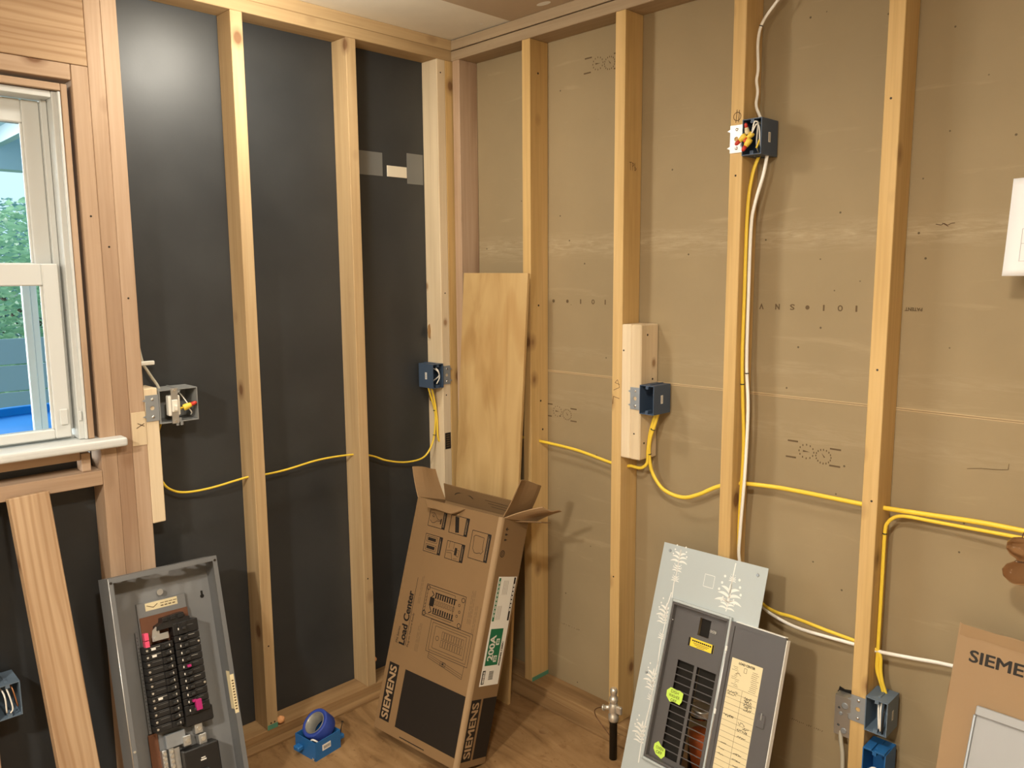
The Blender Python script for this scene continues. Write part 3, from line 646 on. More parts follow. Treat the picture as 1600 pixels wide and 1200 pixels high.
cable('off-white cable curving down from the ceiling into the high blue box', [(1.42, -.04, 2.314), (1.385, -.042, 2.275), (1.345, -.045, 2.235), (1.310, -.045, 2.195), (1.299, -.045, 2.15), (1.302, -.045, 2.08), (1.2985, -.045, 2.05), (1.303, -.045, 2.02), (1.300, -.045, 1.985), (1.312, -.045, 1.955), (1.316, -.045, 1.935)], WCAB, .0042, ties=(19,))
cg = cable('grey double cable from a staple into the grey two-gang box', [(.03, -1.247, 1.40), (.04, -1.244, 1.33), (.045, -1.238, 1.29), (.045, -1.229, 1.272), (.045, -1.216, 1.248), (.045, -1.201, 1.222), (.045, -1.196, 1.205)], GCAB, .0056)
obj('cable_clamp', bbox(.04, .052, -1.2562, -1.207, 1.285, 1.297, .002), WHITEDEV, cg)
cable('tan cable hanging from the old metal box', [(1.606, -.03, .30), (1.610, -.032, .27), (1.617, -.034, .23), (1.619, -.034, .15), (1.615, -.034, .042)], GCAB, .0058)

# ================================================================== OPEN CARTON (load centre box)
CW, CT, CL = .383, .138, .777
M = basis(.309, -.545, .093, .296, 0)
bx = empty('cardboard_carton', label='tall open printed cardboard carton leaning towards the corner', cat='carton', M=M)
th = .004
fp = obj('front_panel', bbox(.012, CW-.014, -CT, -CT+th, 0, CL, .0008), CARD, bx)
bm = B()                               # rounded bright corner crease between front and side
for k in range(5):
    a = PI/2*k/4
    pass
prof = [(CW-.014+.014*math.sin(PI/2*k/5), -CT+.014-.014*math.cos(PI/2*k/5)) for k in range(6)]
inn = [(CW-.014+.010*math.sin(PI/2*k/5), -CT+.014-.010*math.cos(PI/2*k/5)) for k in range(6)][::-1]
a = [bm.verts.new((x, y, 0)) for x, y in prof+inn]; b_ = [bm.verts.new((x, y, CL)) for x, y in prof+inn]
bm.faces.new(a[::-1]); bm.faces.new(b_)
for k in range(12): bm.faces.new((a[k], a[(k+1) % 12], b_[(k+1) % 12], b_[k]))
obj('corner_crease', bm, CARDEDGE, bx)
sp_ = obj('side_panel', bbox(CW-th, CW, -CT+.014, 0, 0, CL, .0008), CARD, bx)
obj('side_panel', bbox(0, th, -CT+.0, 0, 0, CL, .0008), CARD, bx)
obj('corner_crease', bbox(.0005, .012, -CT-.0003, -CT+th, 0, CL, .001), CARD, bx)
obj('back_panel', bbox(th, CW-th, -th, 0, 0, CL, .0008), CARD, bx)
obj('bottom_panel', bbox(th, CW-th, -CT+th, -th, .001, .006, .0008), CARD, bx)
def flap(poly, hinge, ang_axis, ang, m=CARD, nm='flap', curve=0.0, n=6):
    """poly in (u,v): u along hinge, v away from it"""
    h0, hx, hv = Vector(hinge[0]), Vector(hinge[1]).normalized(), Vector(hinge[2]).normalized()
    nrm = hx.cross(hv); bm = B(); top = []; bot = []
    us0, us1 = poly[0][0], poly[1][0]; vt = poly[2][1]
    grid = []
    for i in range(n+1):
        v = i/n; row = []
        for k in range(n+1):
            uu = k/n; xa = poly[0][0]*(1-uu)+poly[1][0]*uu; xb = poly[3][0]*(1-uu)+poly[2][0]*uu
            ya = poly[0][1]*(1-uu)+poly[1][1]*uu; yb = poly[3][1]*(1-uu)+poly[2][1]*uu
            xx = xa*(1-v)+xb*v; yy = ya*(1-v)+yb*v
            row.append((xx, yy, curve*(v*v)+curve*.5*math.sin(uu*5)*v))
        grid.append(row)
    f_ = [[bm.verts.new(h0+hx*x+hv*y+nrm*z) for x, y, z in row] for row in grid]
    g_ = [[bm.verts.new(h0+hx*x+hv*y+nrm*(z-.0035)) for x, y, z in row] for row in grid]
    for i in range(n):
        for k in range(n):
            bm.faces.new((f_[i][k], f_[i][k+1], f_[i+1][k+1], f_[i+1][k])); bm.faces.new((g_[i][k], g_[i+1][k], g_[i+1][k+1], g_[i][k+1]))
    for i in range(n):
        for c in (0, n):
            bm.faces.new((f_[i][c], f_[i+1][c], g_[i+1][c], g_[i][c])); bm.faces.new((f_[0 if c == 0 else n][i], g_[0 if c == 0 else n][i], g_[0 if c == 0 else n][i+1], f_[0 if c == 0 else n][i+1]))
    return obj(nm, bm, m, bx)
# left side flap standing up, right side flaps splayed, front and back flaps folded
flap([(0, 0), (.138, 0), (.130, .118), (.008, .112)], ((.002, -CT, CL), (0, 1, 0), (-.62, -.05, .86)), 0, 0, CARDIN, curve=.010)
fr = flap([(0, 0), (.365, 0), (.35, .075), (.02, .09)], ((.008, -CT+.003, CL-.001), (1, 0, 0), (0, .80, -.10)), 0, 0, CARD, curve=-.004)
bf = flap([(0, 0), (.37, 0), (.36, .060), (.01, .068)], ((.006, -.006, CL-.002), (1, 0, 0), (0, -.45, .80)), 0, 0, CARD, curve=.002)
upv = Vector((0, -.45, .80)).normalized(); OB = Vector((.006, -.006, CL-.002))
arc = [(.10+.045*math.cos(a*PI/12), .028+.018*math.sin(a*PI/12)) for a in range(1, 12)]
decal('loop_mark', stroke(arc, .003), PRINT, bf, OB, RX, upv, .0015)
for k in range(3): decal('flap_print_line', stroke([(.20+.012*k, .040-k*.010), (.345, .036-k*.010)], .0014), PRINT, bf, OB, RX, upv, .0015)
flap([(0, 0), (.185, 0), (.15, .034), (.045, .036)], ((.040, -CT-.001, CL-.004), (1, 0, 0), (0, -.55, -.62)), 0, 0, CARD, 'torn_tab', curve=-.006)
flap([(0, 0), (.12, 0), (.105, .125), (.0, .13)], ((CW-.006, -CT+.012, CL), (0, 1, 0), (.42, .05, .95)), 0, 0, CARD, curve=-.015)
rf = flap([(0, 0), (.115, 0), (.14, .085), (.05, .10)], ((CW-.002, -CT+.014, CL-.002), (.35, .94, 0), (.70, .1, .66)), 0, 0, CARDIN, curve=.018)
flap([(0, 0), (.06, 0), (.055, .09), (.005, .09)], ((CW-.002, -.07, CL-.01), (0, 1, 0), (1, .25, .18)), 0, 0, CARD, curve=.0)
#tn = flap([(0, 0), (.20, 0), (.15, .075), (.05, .07)], ((.05, -CT-.0015, CL-.012), (1, 0, 0), (.25, -.42, -.95)), 0, 0, CARDIN, 'torn_tongue', curve=-.02)
# --- print on the front
FX, FZ = (1, 0, 0), (0, 0, 1)
Of = (0, -CT, 0)
obj('black_band', bbox(.018, .0645, -CT-.0004, -CT+.001, .035, .222, .0001), PRINT, fp)
text('brand_lettering', 'SIEMENS', .170, .030, CARDPRINT, fp, (.0413, -CT-.0004, .1285), FZ, (-1, 0, 0), bold=.014)
obj('black_panel_print', bbox(.096, .368, -CT-.0004, -CT+.001, .033, .219, .0001), PRINT, fp)
text('heading_lettering', 'Load Center', .176, .026, PRINT, fp, (.055, -CT, .378), FZ, (-1, 0, 0), bold=.025)
text('series_lettering', 'PN Series', .054, .010, PRINT, fp, (.031, -CT, .316), FZ, (-1, 0, 0), bold=.0)
text('subtitle_lettering', 'Plug-on Neutral Ready', .112, .010, PRINT, fp, (.085, -CT, .345), FZ, (-1, 0, 0), bold=.0)
decal('rule_line', stroke([(.0735, .290), (.0735, .516)], .0016), PRINT, fp, Of, FX, FZ)
def lines(x, z0, z1, n, dx=.006, wd=.0014, name='small_print'):
    rd = random.Random(int(x*1000)); P = []
    for k in range(n):
        z = z0
        while z < z1-.01:
            l = rd.uniform(.008, .025); P += stroke([(x+k*dx, z), (x+k*dx, min(z+l, z1))], wd); z += l+.003
    decal(name, P, PRINTF, fp, Of, FX, FZ)
lines(.095, .435, .53, 2); lines(.320, .43, .54, 3); lines(.119, .286, .378, 3); lines(.345, .40, .50, 2)
decal('rule_line', stroke([(.365, .318), (.365, .49)], .0012), PRINTF, fp, Of, FX, FZ)
def pic(x0, x1, z0, z1, extra):
    decal('picture_frame', outline(x0, x1, z0, z1, .0018), PRINT, fp, Of, FX, FZ)
    decal('caption_bar', [rect(x1-.014, x1, z0, z1)], PRINT, fp, Of, FX, FZ, .0005)
    decal('caption_bar_lines', stroke([(x1-.009, z0+.006), (x1-.009, z1-.006)], .0008)+stroke([(x1-.006, z0+.006), (x1-.006, z1-.012)], .0008), CARDPRINT, fp, Of, FX, FZ, .0007)
    decal('line_drawing', extra, PRINT, fp, Of, FX, FZ)
x0, z0 = .072, .692
pic(.072, .150, .692, .750, stroke([(.078, .735), (.092, .738), (.104, .728), (.112, .720), (.126, .718)], .0014)+stroke([(.078, .712), (.090, .704), (.100, .706), (.110, .714), (.126, .715)], .0014)+stroke([(.084, .728), (.096, .724)], .001)+[rect(.126, .131, .706, .724)]+ring(.09, .728, .004, .001, 8))
pic(.171, .252, .689, .747, [[(.188, .745), (.206, .744), (.216, .695), (.200, .693)]])
pic(.072, .151, .607, .665, outline(.080, .128, .641, .659, .0012)+outline(.080, .128, .614, .632, .0012)+[rect(.085, .122, .645, .655), rect(.085, .122, .618, .628)])
pic(.174, .253, .605, .662, stroke([(.176, .630), (.20, .634), (.215, .632), (.226, .632)], .0012)+stroke([(.178, .624), (.20, .626), (.206, .606)], .0012)+[rect(.212, .222, .622, .646)]+stroke([(.186, .661), (.186, .640)], .001)+stroke([(.206, .661), (.206, .640)], .001)+outline(.222, .232, .620, .640, .0012)+stroke([(.21, .610), (.228, .612)], .001))
pic(.273, .353, .628, .716, stroke([(.283, .698), (.290, .703), (.326, .701), (.327, .664), (.331, .660), (.324, .650), (.318, .652), (.306, .648), (.296, .648), (.286, .660), (.285, .690), (.283, .698)], .0014))
# drawing of the open load centre and its cover
P = outline(.122, .298, .405, .507, .0018)+outline(.130, .252, .414, .499, .0012)
for (cx, cz) in ((.130, .497), (.288, .494), (.288, .414), (.130, .414)): P += ring(cx, cz, .007, .002, 10)
for k in range(9):
    x = .166+k*.0105; P += [rect(x, x+.006, .470, .486), rect(x, x+.006, .424, .440)]; P += outline(x, x+.006, .450, .464, .001)
P += stroke([(.148, .490), (.160, .480), (.150, .470), (.160, .455), (.150, .440), (.160, .425), (.148, .418)], .003)+[rect(.145, .165, .442, .470), rect(.165, .262, .486, .489), rect(.165, .262, .420, .423)]
for k in range(7): P += stroke([(.124+.001*k, .42+k*.011), (.129, .424+k*.011)], .0016)
for (x, z) in ((.275, .475), (.272, .440), (.280, .455)): P += ring(x, z, .004, .0015, 8)
decal('load_centre_drawing', P, PRINT, fp, Of, FX, FZ)
P = outline(.168, .352, .302, .404, .0014)+outline(.178, .342, .309, .396, .0012)+outline(.192, .330, .318, .388, .0012)
for k in range(9):
    x = .226+k*.0108; P += outline(x, x+.0085, .356, .378, .0009)+outline(x, x+.0085, .330, .352, .0009)
P += ring(.208, .352, .007, .0012, 10)+stroke([(.184, .306), (.182, .284), (.338, .262), (.340, .304)], .0013)+stroke([(.184, .296), (.338, .275)], .001)+stroke([(.184, .290), (.338, .268)], .001)+outline(.24, .262, .276, .288, .0014)+[rect(.247, .255, .279, .285)]
decal('cover_drawing', P, PRINT, fp, Of, FX, FZ)
decal('hand_slot', stroke([(.125, .010), (.24, .010)], .003), PRINT, fp, Of, FX, FZ)
# --- print on the side (normal +x): right = +z, up = -y
Os = (CW, 0, 0); SY = (0, 1, 0)
obj('black_band', bbox(CW-.001, CW+.0004, -.123, -.078, .022, .210, .0001), PRINT, sp_)
text('brand_lettering', 'SIEMENS', .168, .030, CARDPRINT, sp_, (CW+.0004, -.1005, .116), FZ, (0, -1, 0), bold=.014)
obj('black_panel_print', bbox(CW-.001, CW+.0004, -.068, -.001, .022, .210, .0001), PRINT, sp_)
lab = obj('shipping_label', bbox(CW, CW+.0006, -.101, -.009, .250, .592, .0002), LABELW, sp_); lab['label'] = 'white shipping label with green rating block'
OL = (CW+.0006, 0, 0)
decal('green_block', [rect(-.093, -.031, .313, .428)], GREENPRINT, lab, OL, SY, FZ)
text('rating_lettering', '200A', .078, .026, WHITEPRINT, lab, (CW+.001, -.074, .368), FZ, (0, -1, 0), bold=.014)
for (y, z, s_) in ((-.048, .333, '30'), (-.048, .386, '40')):
    decal('number_box', [rect(y-.008, y+.008, z-.010, z+.010)], LABELW, lab, OL, SY, FZ, .0006)
    text('number_lettering', s_, .013, .010, GREENPRINT, lab, (CW+.0012, y, z), FZ, (0, -1, 0))
decal('green_bar', [rect(-.098, -.088, .452, .588)], GREENPRINT, lab, OL, SY, FZ)
decal('black_bar', [rect(-.022, -.013, .452, .590)], PRINT, lab, OL, SY, FZ)
decal('bar_dashes', [rect(-.095, -.091, .465+k*.013, .474+k*.013) for k in range(9)]+[rect(-.020, -.015, .482+k*.013, .491+k*.013) for k in range(7)], LABELW, lab, OL, SY, FZ, .0006)
for k in range(4):
    decal('fine_print_line', stroke([(-.080+k*.006, .456), (-.080+k*.006, .50)], .0012), PRINTF, lab, OL, SY, FZ); decal('fine_print_line', stroke([(-.070+k*.007, .535), (-.070+k*.007, .580)], .0012), PRINTF, lab, OL, SY, FZ)

text('catalog_lettering', 'PN3040L1200C', .075, .008, PRINT, lab, (CW+.0008, -.022, .348), FZ, (0, -1, 0))
obj('maker_band', bbox(CW+.0004, CW+.0010, -.096, -.082, .256, .298, .0001), PRINT, lab)
text('maker_lettering', 'SIEMENS', .036, .008, LABELW, lab, (CW+.0012, -.089, .277), FZ, (0, -1, 0))
decal('barcode', [rect(-.064, -.042, .268+k*.0035, .2698+k*.0035) for k in range(8)], PRINT, lab, OL, SY, FZ)
for z in (.705, .722):
    decal('handling_arrow', [rect(-.108, -.100, z, z+.006), rect(-.100, -.094, z+.002, z+.004)], PRINT, sp_, Os, SY, FZ)
decal('fragile_glass_mark', [[(-.110, .742), (-.102, .735), (-.102, .749)]]+stroke([(-.103, .742), (-.094, .742)], .002), PRINT, sp_, Os, SY, FZ)
decal('recycling_mark', ring(-.105, .664, .010, .0025, 14), PRINT, sp_, Os, SY, FZ); decal('recycling_core', ring(-.105, .664, .0045, .002, 10), PRINT, sp_, Os, SY, FZ)
decal('flap_stamp', ring(.075, .05, .014, .002, 14)+ring(.075, .05, .008, .0015, 10), PRINTF, rf, (0, 0, 0), FX, FZ) if False else None

# ================================================================== OLD BREAKER PANEL
M = basis(.402, -1.443, PI/2-.02, .304, .028)
pn = empty('breaker_panel', label='old dark grey breaker panel leaning on the studs under the window', cat='breaker panel', M=M)
PW, PT, PL = .30, .09, .761; t_ = .0016
obj('back_plate', bbox(0, PW, PT-t_, PT, 0, PL, .0003), PANELI, pn)
obj('side_wall', bbox(0, t_, 0, PT-t_, 0, PL, .0003), PANELG, pn); obj('side_wall', bbox(PW-t_, PW, 0, PT-t_, 0, PL, .0003), PANELG, pn)
me = put_mat(holed(rect(t_, PW-t_, .0, PT-t_), [circ(.045, .045, .009), circ(.082, .045, .011), circ(.150, .045, .030, 28), circ(.212, .045, .013), circ(.248, .045, .011), circ(.279, .045, .008)], t_, 'top_wall'), PANELG)
tw = obj('top_wall', me, None, pn); tw.matrix_basis = Matrix(((1, 0, 0, 0), (0, 0, 1, 0), (0, -1, 0, PL), (0, 0, 0, 1))); tw['label'] = 'top wall with open round knockouts'
obj('bottom_wall', bbox(t_, PW-t_, 0, PT-t_, 0, t_, .0003), PANELG, pn)
me = put_mat(holed(rect(0, PW, 0, PL), [rect(.013, PW-.013, .013, PL-.014)], t_, 'front_lip'), PANELG); lp = obj('front_lip', me, None, pn, (0, -t_, 0))
bm = B(); tube(bm, [(.001, -t_*.5, 0), (.001, -t_*.5, PL)], .0014, 6); obj('worn_edge', bm, STEEL, pn)
for (x, z) in ((.008, .30), (PW-.007, .748), (.007, .748)):
    bm = B(); cyl(bm, (0, 0, 0), (0, -.002, 0), .0035, 10); obj('screw', bm, CHROME if z < .5 else IRON, pn, (x, -t_, z))
yb = PT-t_
obj('mounting_pan', bbox(.085, .222, yb-.010, yb, .05, .670, .001), PANELI, pn)
bm = B(); cyl(bm, (0, 0, 0), (0, -.012, 0), .006, 12); cyl(bm, (0, -.012, 0), (0, -.014, 0), .009, 12); obj('pan_screw', bm, STEEL, pn, (.152, yb-.002, .690))
me = put_mat(prism(B(), circ(0, 0, .006, 12), -.0004, 0) and me_of(prism(B(), circ(0, 0, .006, 12)+[], -.0005, 0), 'keyhole', None), DARKM)
kh = obj('keyhole', me, None, pn, (.274, yb, .648)); obj('keyhole_slot', bbox(-.003, .003, -.0006, 0, .004, .016, .0001), DARKM, kh)
st = obj('rating_sticker', bbox(.108, .198, yb-.0106, yb-.010, .645, .667, .0002), LABELC, pn)
decal('rating_text', stroke([(.112, .660), (.13, .652), (.142, .660)], .002)+[rect(.15+k*.011, .158+k*.011, .650, .653) for k in range(4)]+[rect(.15+k*.012, .160+k*.012, .658, .660) for k in range(4)], PRINTF, st, (0, yb-.0106, 0), RX, RZ)
obj('fibre_plate', bbox(.088, .222, yb-.014, yb-.010, .53, .630, .0005), BROWNP, pn)
# black busbar cap on top
bm = B(); prism(bm, [(.118, .588), (.120, .600), (.135, .606), (.138, .618), (.196, .622), (.200, .610), (.212, .606), (.214, .588)], yb-.05, yb-.012); obj('bus_cap', bm, BLACKP, pn)
for k in range(3): obj('cap_rib', bbox(.135+k*.022, .150+k*.022, yb-.056, yb-.050, .608, .618, .001), BLACKP, pn)
obj('main_lug_plate', bbox(.105, .150, yb-.045, yb-.042, .560, .578, .0008), STEEL, pn)
bm = B(); prism(bm, [(.104, .572), (.126, .572), (.126, .592), (.118, .600), (.108, .592)], yb-.046, yb-.043); obj('lug_tab', bm, STEEL, pn)
bm = B(); cyl(bm, (0, 0, 0), (0, -.004, 0), .006, 12); obj('lug_screw', bm, STEEL, pn, (.114, yb-.046, .568))
for z in (.578, .556): obj('pink_clip', bbox(.083, .0945, yb-.052, yb-.030, z-.009, z+.011, .001), PINK, pn)
yf = .036
def breaker(x0, x1, z0, z1, hx, side, hm=BLACKS, lab=None, dot=True):
    b = obj('circuit_breaker', bbox(x0, x1, yf, yb-.010, z0+.0006, z1-.0006, .0015), BLACKP, pn)
    zc = (z0+z1)/2
    obj('breaker_shoulder', bbox(min(hx-.012, hx+.012), max(hx-.012, hx+.012), yf-.006, yf+.001, z0+.0015, z1-.0015, .001), BLACKP, b)
    obj('breaker_handle', bbox(hx-.004, hx+.006, yf-.016, yf-.005, zc-.0035, zc+.0035, .001), hm, b)
    if dot:
        dx = x0+.006 if side < 0 else x1-.006
        bm = B(); cyl(bm, (0, 0, 0), (0, -.002, 0), .0032, 10); obj('terminal_screw', bm, CHROME, b, (dx, yf, zc))
    obj('trip_mark', bbox(hx+.008 if side < 0 else hx-.014, hx+.011 if side < 0 else hx-.011, yf-.0066, yf-.006, zc-.003, zc+.003, .0001), WHITEPRINT, b)
    decal('breaker_line', stroke([(x0+.016, zc+.004), (hx-.014, zc+.004)] if side < 0 else [(hx+.014, zc+.004), (x1-.014, zc+.004)], .0008), WHITEPRINT if lab else PANELI, b, (0, yf, 0), RX, RZ)
    if lab: obj('breaker_label', bbox(x0+.018, x0+.030, yf-.0005, yf, zc-.003, zc+.003, .0001), LABELW if lab == 1 else YLAB, b)
zt = .552
for k in range(12):
    hgt = .0196
    breaker(.078, .156, zt-(k+1)*hgt, zt-k*hgt, .134, -1, lab=1 if k in (0, 1, 7) else None)
zt = .596
for k, hgt in enumerate((.036, .020, .020, .020, .0196, .0196, .0196, .0196, .0196, .0196, .0196, .028)):
    z1 = zt; zt -= hgt
    breaker(.161, .232, zt, z1, .186, 1, hm={5: MAG, 10: MAG}.get(k, BLACKS), dot=k in (2, 8), lab=2 if k in (4, 7) else (1 if k in (1,) else None))
obj('magenta_tie', bbox(.188, .205, yf-.018, yf-.006, .344, .374, .001), MAG, pn)
obj('breaker_skirt', bbox(.160, .240, yf+.006, yb-.012, .303, .345, .003), BLACKP, pn)
sv = obj('number_strip', bbox(.070, .077, yb-.016, yb-.010, .315, .595, .0004), PANELG, pn)
decal('strip_dots', [circ(.0735, .325+k*.0098, .0014, 6) for k in range(27)], DARKM, sv, (0, yb-.016, 0), RX, RZ)
# lower half: brown fibre, lugs, neutral bars, main breaker
obj('fibre_plate', bbox(.067, .092, yb-.013, yb-.010, .06, .312, .0005), BROWNP, pn)
obj('lug_mount', bbox(.105, .160, yb-.034, yb-.012, .262, .300, .002), STEELD, pn)
for (x, z) in ((.160, .268), (.196, .290), (.203, .258)):
    l = obj('main_lug', bbox(x-.011, x+.011, yb-.040, yb-.012, z-.014, z+.014, .0015), STEEL, pn)
    bm = B(); cyl(bm, (0, 0, 0), (0, -.003, 0), .006, 12); obj('lug_screw', bm, CHROME, l, (x, yb-.040, z))
obj('main_breaker', bbox(.141, .238, .030, yb-.010, .075, .245, .003), BLACKP, pn)
obj('main_handle', bbox(.176, .200, .014, .031, .150, .185, .003), BLACKS, pn)
decal('main_mark', [rect(.182, .198, .206, .210), rect(.184, .196, .212, .215)], WHITEPRINT, pn, (0, .0298, 0), RX, RZ)
for x in (.098, .117):
    nb = obj('neutral_bar', bbox(x-.0065, x+.0065, yb-.030, yb-.012, .07, .262, .001), STEEL, pn)
    me = me_of(tube(B(), [(0, 0, 0), (0, -.004, 0)], .0048, 8), 'bar_screw', CHROME)
    for k in range(14): obj('bar_screw', me, None, nb, (x, yb-.030, .078+k*.0135))
obj('steel_plate', bbox(.124, .140, yb-.028, yb-.026, .08, .258, .0008), STEEL, pn)
sl = obj('side_label', bbox(PW-.0006-t_, PW-t_, .020, .055, .31, .42, .0001), LABELC, pn)
sl2 = obj('lip_label', bbox(PW-.0145, PW-.003, -t_-.0005, -t_, .305, .415, .0001), LABELC, pn)
decal('label_text', [rect(PW-.012, PW-.006, .315+k*.008, .319+k*.008) for k in range(11)], PRINTF, sl2, (0, -t_-.0005, 0), RX, RZ)

# ================================================================== PANEL COVER WITH OPEN DOOR
M = basis(1.082, -.343, -.119, .336, -.062)
cv = empty('panel_cover', label='pale blue painted panel cover with charcoal door open, leaning on the gypsum wall', cat='panel cover', M=M)
VW, VL = .365, .76
me = put_mat(holed(rect(0, VW, 0, VL), [rect(.076, .281, .145, .598), circ(.027, .739, .0052), circ(.336, .735, .0052), circ(.026, .370, .0052)], .0016, 'trim_plate'), COVERB)
tp = obj('trim_plate', me, None, cv)
decal('knockout_outline', outline(.168, .202, .665, .700, .0014), WPAINT, tp, (0, 0, 0), RX, RZ)
for (x, z) in ((.027, .739), (.336, .735), (.026, .370)):
    bm = B(); cyl(bm, (0, .0014, 0), (0, -.0012, 0), .0042, 12); obj('mounting_screw', bm, STEELD, tp, (x, 0, z))
# raised collar round the recess
for nm, a in (('collar', (.070, .0775, -.010, .001, .140, .605)), ('collar', (.2795, .286, -.010, .001, .140, .605)), ('collar', (.0775, .2795, -.010, .001, .597, .605)), ('collar', (.0775, .2795, -.010, .001, .140, .147))):
    obj(nm, bbox(*a, .003, 2), COVERB if nm == 'collar' else DOORG, tp)
for a in ((.0775, .084, -.008, .012, .147, .597), (.272, .2795, -.008, .012, .147, .597), (.084, .272, -.008, .012, .589, .597), (.084, .272, -.008, .012, .147, .155)):
    obj('inner_rim', bbox(*a, .002), DOORG, tp)
SX = ((.1235, .1825), (.1925, .2575)); NS = 13; SZ0, SZ1 = .168, .440
me = put_mat(holed(rect(.084, .272, .150, .592), [rect(a, b_, SZ0, SZ1) for a, b_ in SX]+[rect(.173, .212, .525, .575)], .0014, 'dead_front'), DOORG)
df = obj('dead_front', me, None, cv, (0, .008, 0))
obj('knockout_plate', bbox(.173, .212, .0105, .012, .525, .575, .0003), DARKM, df)
pitch = (SZ1-SZ0)/NS
for (a, b_) in SX:
    bar = me_of(bbox(a-.001, b_+.001, -.0004, .0012, -.0013, .0013, .0003), 'slot_bar', DOORG)
    for k in range(1, NS): obj('slot_bar', bar, None, df, (0, 0, SZ0+k*pitch))
tb_ = obj('knockout_tab', bbox(SX[0][0], SX[0][1], .0002, .0012, SZ0+pitch*.0, SZ0+pitch*.9, .0002), DOORG, df) if False else None
obj('slot_shade_plate', bbox(.110, .188, .016, .018, .155, .46, .0004), DARKM, df); obj('slot_shade_plate', bbox(.190, .268, .016, .018, .355, .46, .0004), DARKM, df)  # dark plates added behind the slots to make them read as shaded
bg_ = obj('badge', bbox(.213, .236, -.0008, 0, .543, .553, .0003), BLACKP, df); decal('badge_outline', outline(.2145, .2345, .5445, .5515, .0008)+[rect(.217+k*.0045, .2195+k*.0045, .5465, .5495) for k in range(4)], WHITEPRINT, bg_, (0, -.0008, 0), RX, RZ)
yl = obj('warning_label', bbox(.148, .236, -.0006, 0, .489, .513, .0002), YLAB, df); yl['label'] = 'yellow warning label with black ends'
for a in (.148, .230): decal('label_end', [rect(a, a+.006, .489, .513)], PRINT, yl, (0, -.0006, 0), RX, RZ)
decal('label_heading', [rect(.160+k*.0068, .1655+k*.0068, .5045, .5085) for k in range(10)], PRINT, yl, (0, -.0006, 0), RX, RZ)
decal('label_lines', [rect(.165, .22, .4995, .5010), rect(.170, .215, .4955, .4970), rect(.178, .206, .4915, .4928)], PRINTF, yl, (0, -.0006, 0), RX, RZ)
def sticky(poly, words, x, z, lab):
    o = obj('sticky_note', prism(B(), poly, -.0012, -.0006), NEON, df); o['label'] = lab
    for k, s_ in enumerate(words): text('handwriting', s_, .006*len(s_)+.003, .0085, PRINT, o, (x, -.0012, z-k*.012), RX, RZ, bold=0)
    return o
sticky([(.106, .346), (.118, .358), (.140, .356), (.150, .358), (.164, .354), (.163, .330), (.157, .320), (.136, .322), (.122, .318), (.107, .330)], ('DISH', 'WASHER', 'OFF'), .135, .349, 'neon note reading dish washer off')
sticky([(.098, .190), (.110, .201), (.122, .192), (.138, .188), (.140, .170), (.130, .158), (.108, .164), (.097, .176)], ('OVEN', 'OFF'), .119, .184, 'neon note reading oven off')
# door
dr = obj('door', bbox(.288, .457, -.006, .004, .142, .596, .005, 2), DOORG, cv); dr['label'] = 'charcoal inner face of the open door'
for a in ((.4565, .4595, -.007, .009, .148, .592), (.300, .452, -.007, .009, .5955, .5985)): obj('door_edge', bbox(*a, .001), WPAINT, dr)
me = put_mat(holed(rect(.288, .457, .142, .596), [rect(.300, .446, .154, .585)], .003), DOORG); obj('door_flange', me, None, dr, (0, -.009, 0))
bm = B(); tube(bm, [(.2865, -.008, .145), (.2865, -.008, .594)], .0018, 8); hp = obj('hinge_rod', bm, STEEL, cv)
for z in (.52, .35, .19): obj('hinge_knuckle', bbox(.2835, .2895, -.0115, -.004, z-.007, z+.007, .001), WPAINT, hp)
obj('latch', bbox(.412, .436, -.010, -.0058, .355, .39, .002), DOORG, dr); obj('latch_spring', bbox(.424, .427, -.0125, -.010, .376, .394, .0005), STEEL, dr)
dp = obj('circuit_directory', bbox(.308, .404, -.0066, -.006, .208, .503, .0002), LABELC, dr); dp['label'] = 'cream paper circuit directory with handwriting'
OD = (0, -.0066, 0)
text('directory_heading', 'LOAD CENTER', .050, .006, PRINT, dp, (.357, -.0066, .494), RX, RZ)
rd = random.Random(4); P = []; Q = []
for k in range(15):
    z = .428-k*.0148; P += stroke([(.309, z), (.403, z)], .0007)
P += stroke([(.356, .208), (.356, .428)], .0007)
for k in range(12): Q += stroke([(.312+rd.uniform(0, .02), .482-k*.0045), (.330+rd.uniform(0, .012), .482-k*.0045)], .0009)
for k in range(11): Q += stroke([(.372+rd.uniform(0, .006), .483-k*.005), (.392+rd.uniform(0, .008), .483-k*.005)], .001)
Q += stroke([(.326, .463), (.334, .468), (.344, .463)], .0012)+outline(.351, .359, .474, .486, .001)
for (x, z, wd_, m_) in ((.312, .418, .03, 0), (.36, .415, .0, 0)): pass
def scribble(x, z, wd_, ht, n):
    pts = []; 
    for k in range(n): pts.append((x+wd_*k/n+rd.uniform(-.001, .001), z+rd.uniform(-ht, ht)))
    return stroke(pts, .0011)
S_ = scribble(.312, .416, .034, .003, 20)+scribble(.312, .409, .03, .003, 16)
for k in range(5): S_ += scribble(.364+k*.001, .412-k*.007, .026, .004, 18)
S_ += scribble(.311, .352, .034, .004, 24)+scribble(.360, .345, .022, .004, 16)+scribble(.376, .335, .02, .004, 14)+scribble(.358, .328, .034, .004, 22)
for k in range(7): S_ += scribble(.314+rd.uniform(0, .005), .325-k*.0148, .02, .002, 10) if rd.random() < .6 else []
for k in range(7): S_ += scribble(.36+rd.uniform(0, .005), .312-k*.0148, .028, .002, 14) if rd.random() < .6 else []
decal('directory_lines', P+Q, PRINTF, dp, OD, RX, RZ); decal('handwriting', S_, PRINT, dp, OD, RX, RZ)
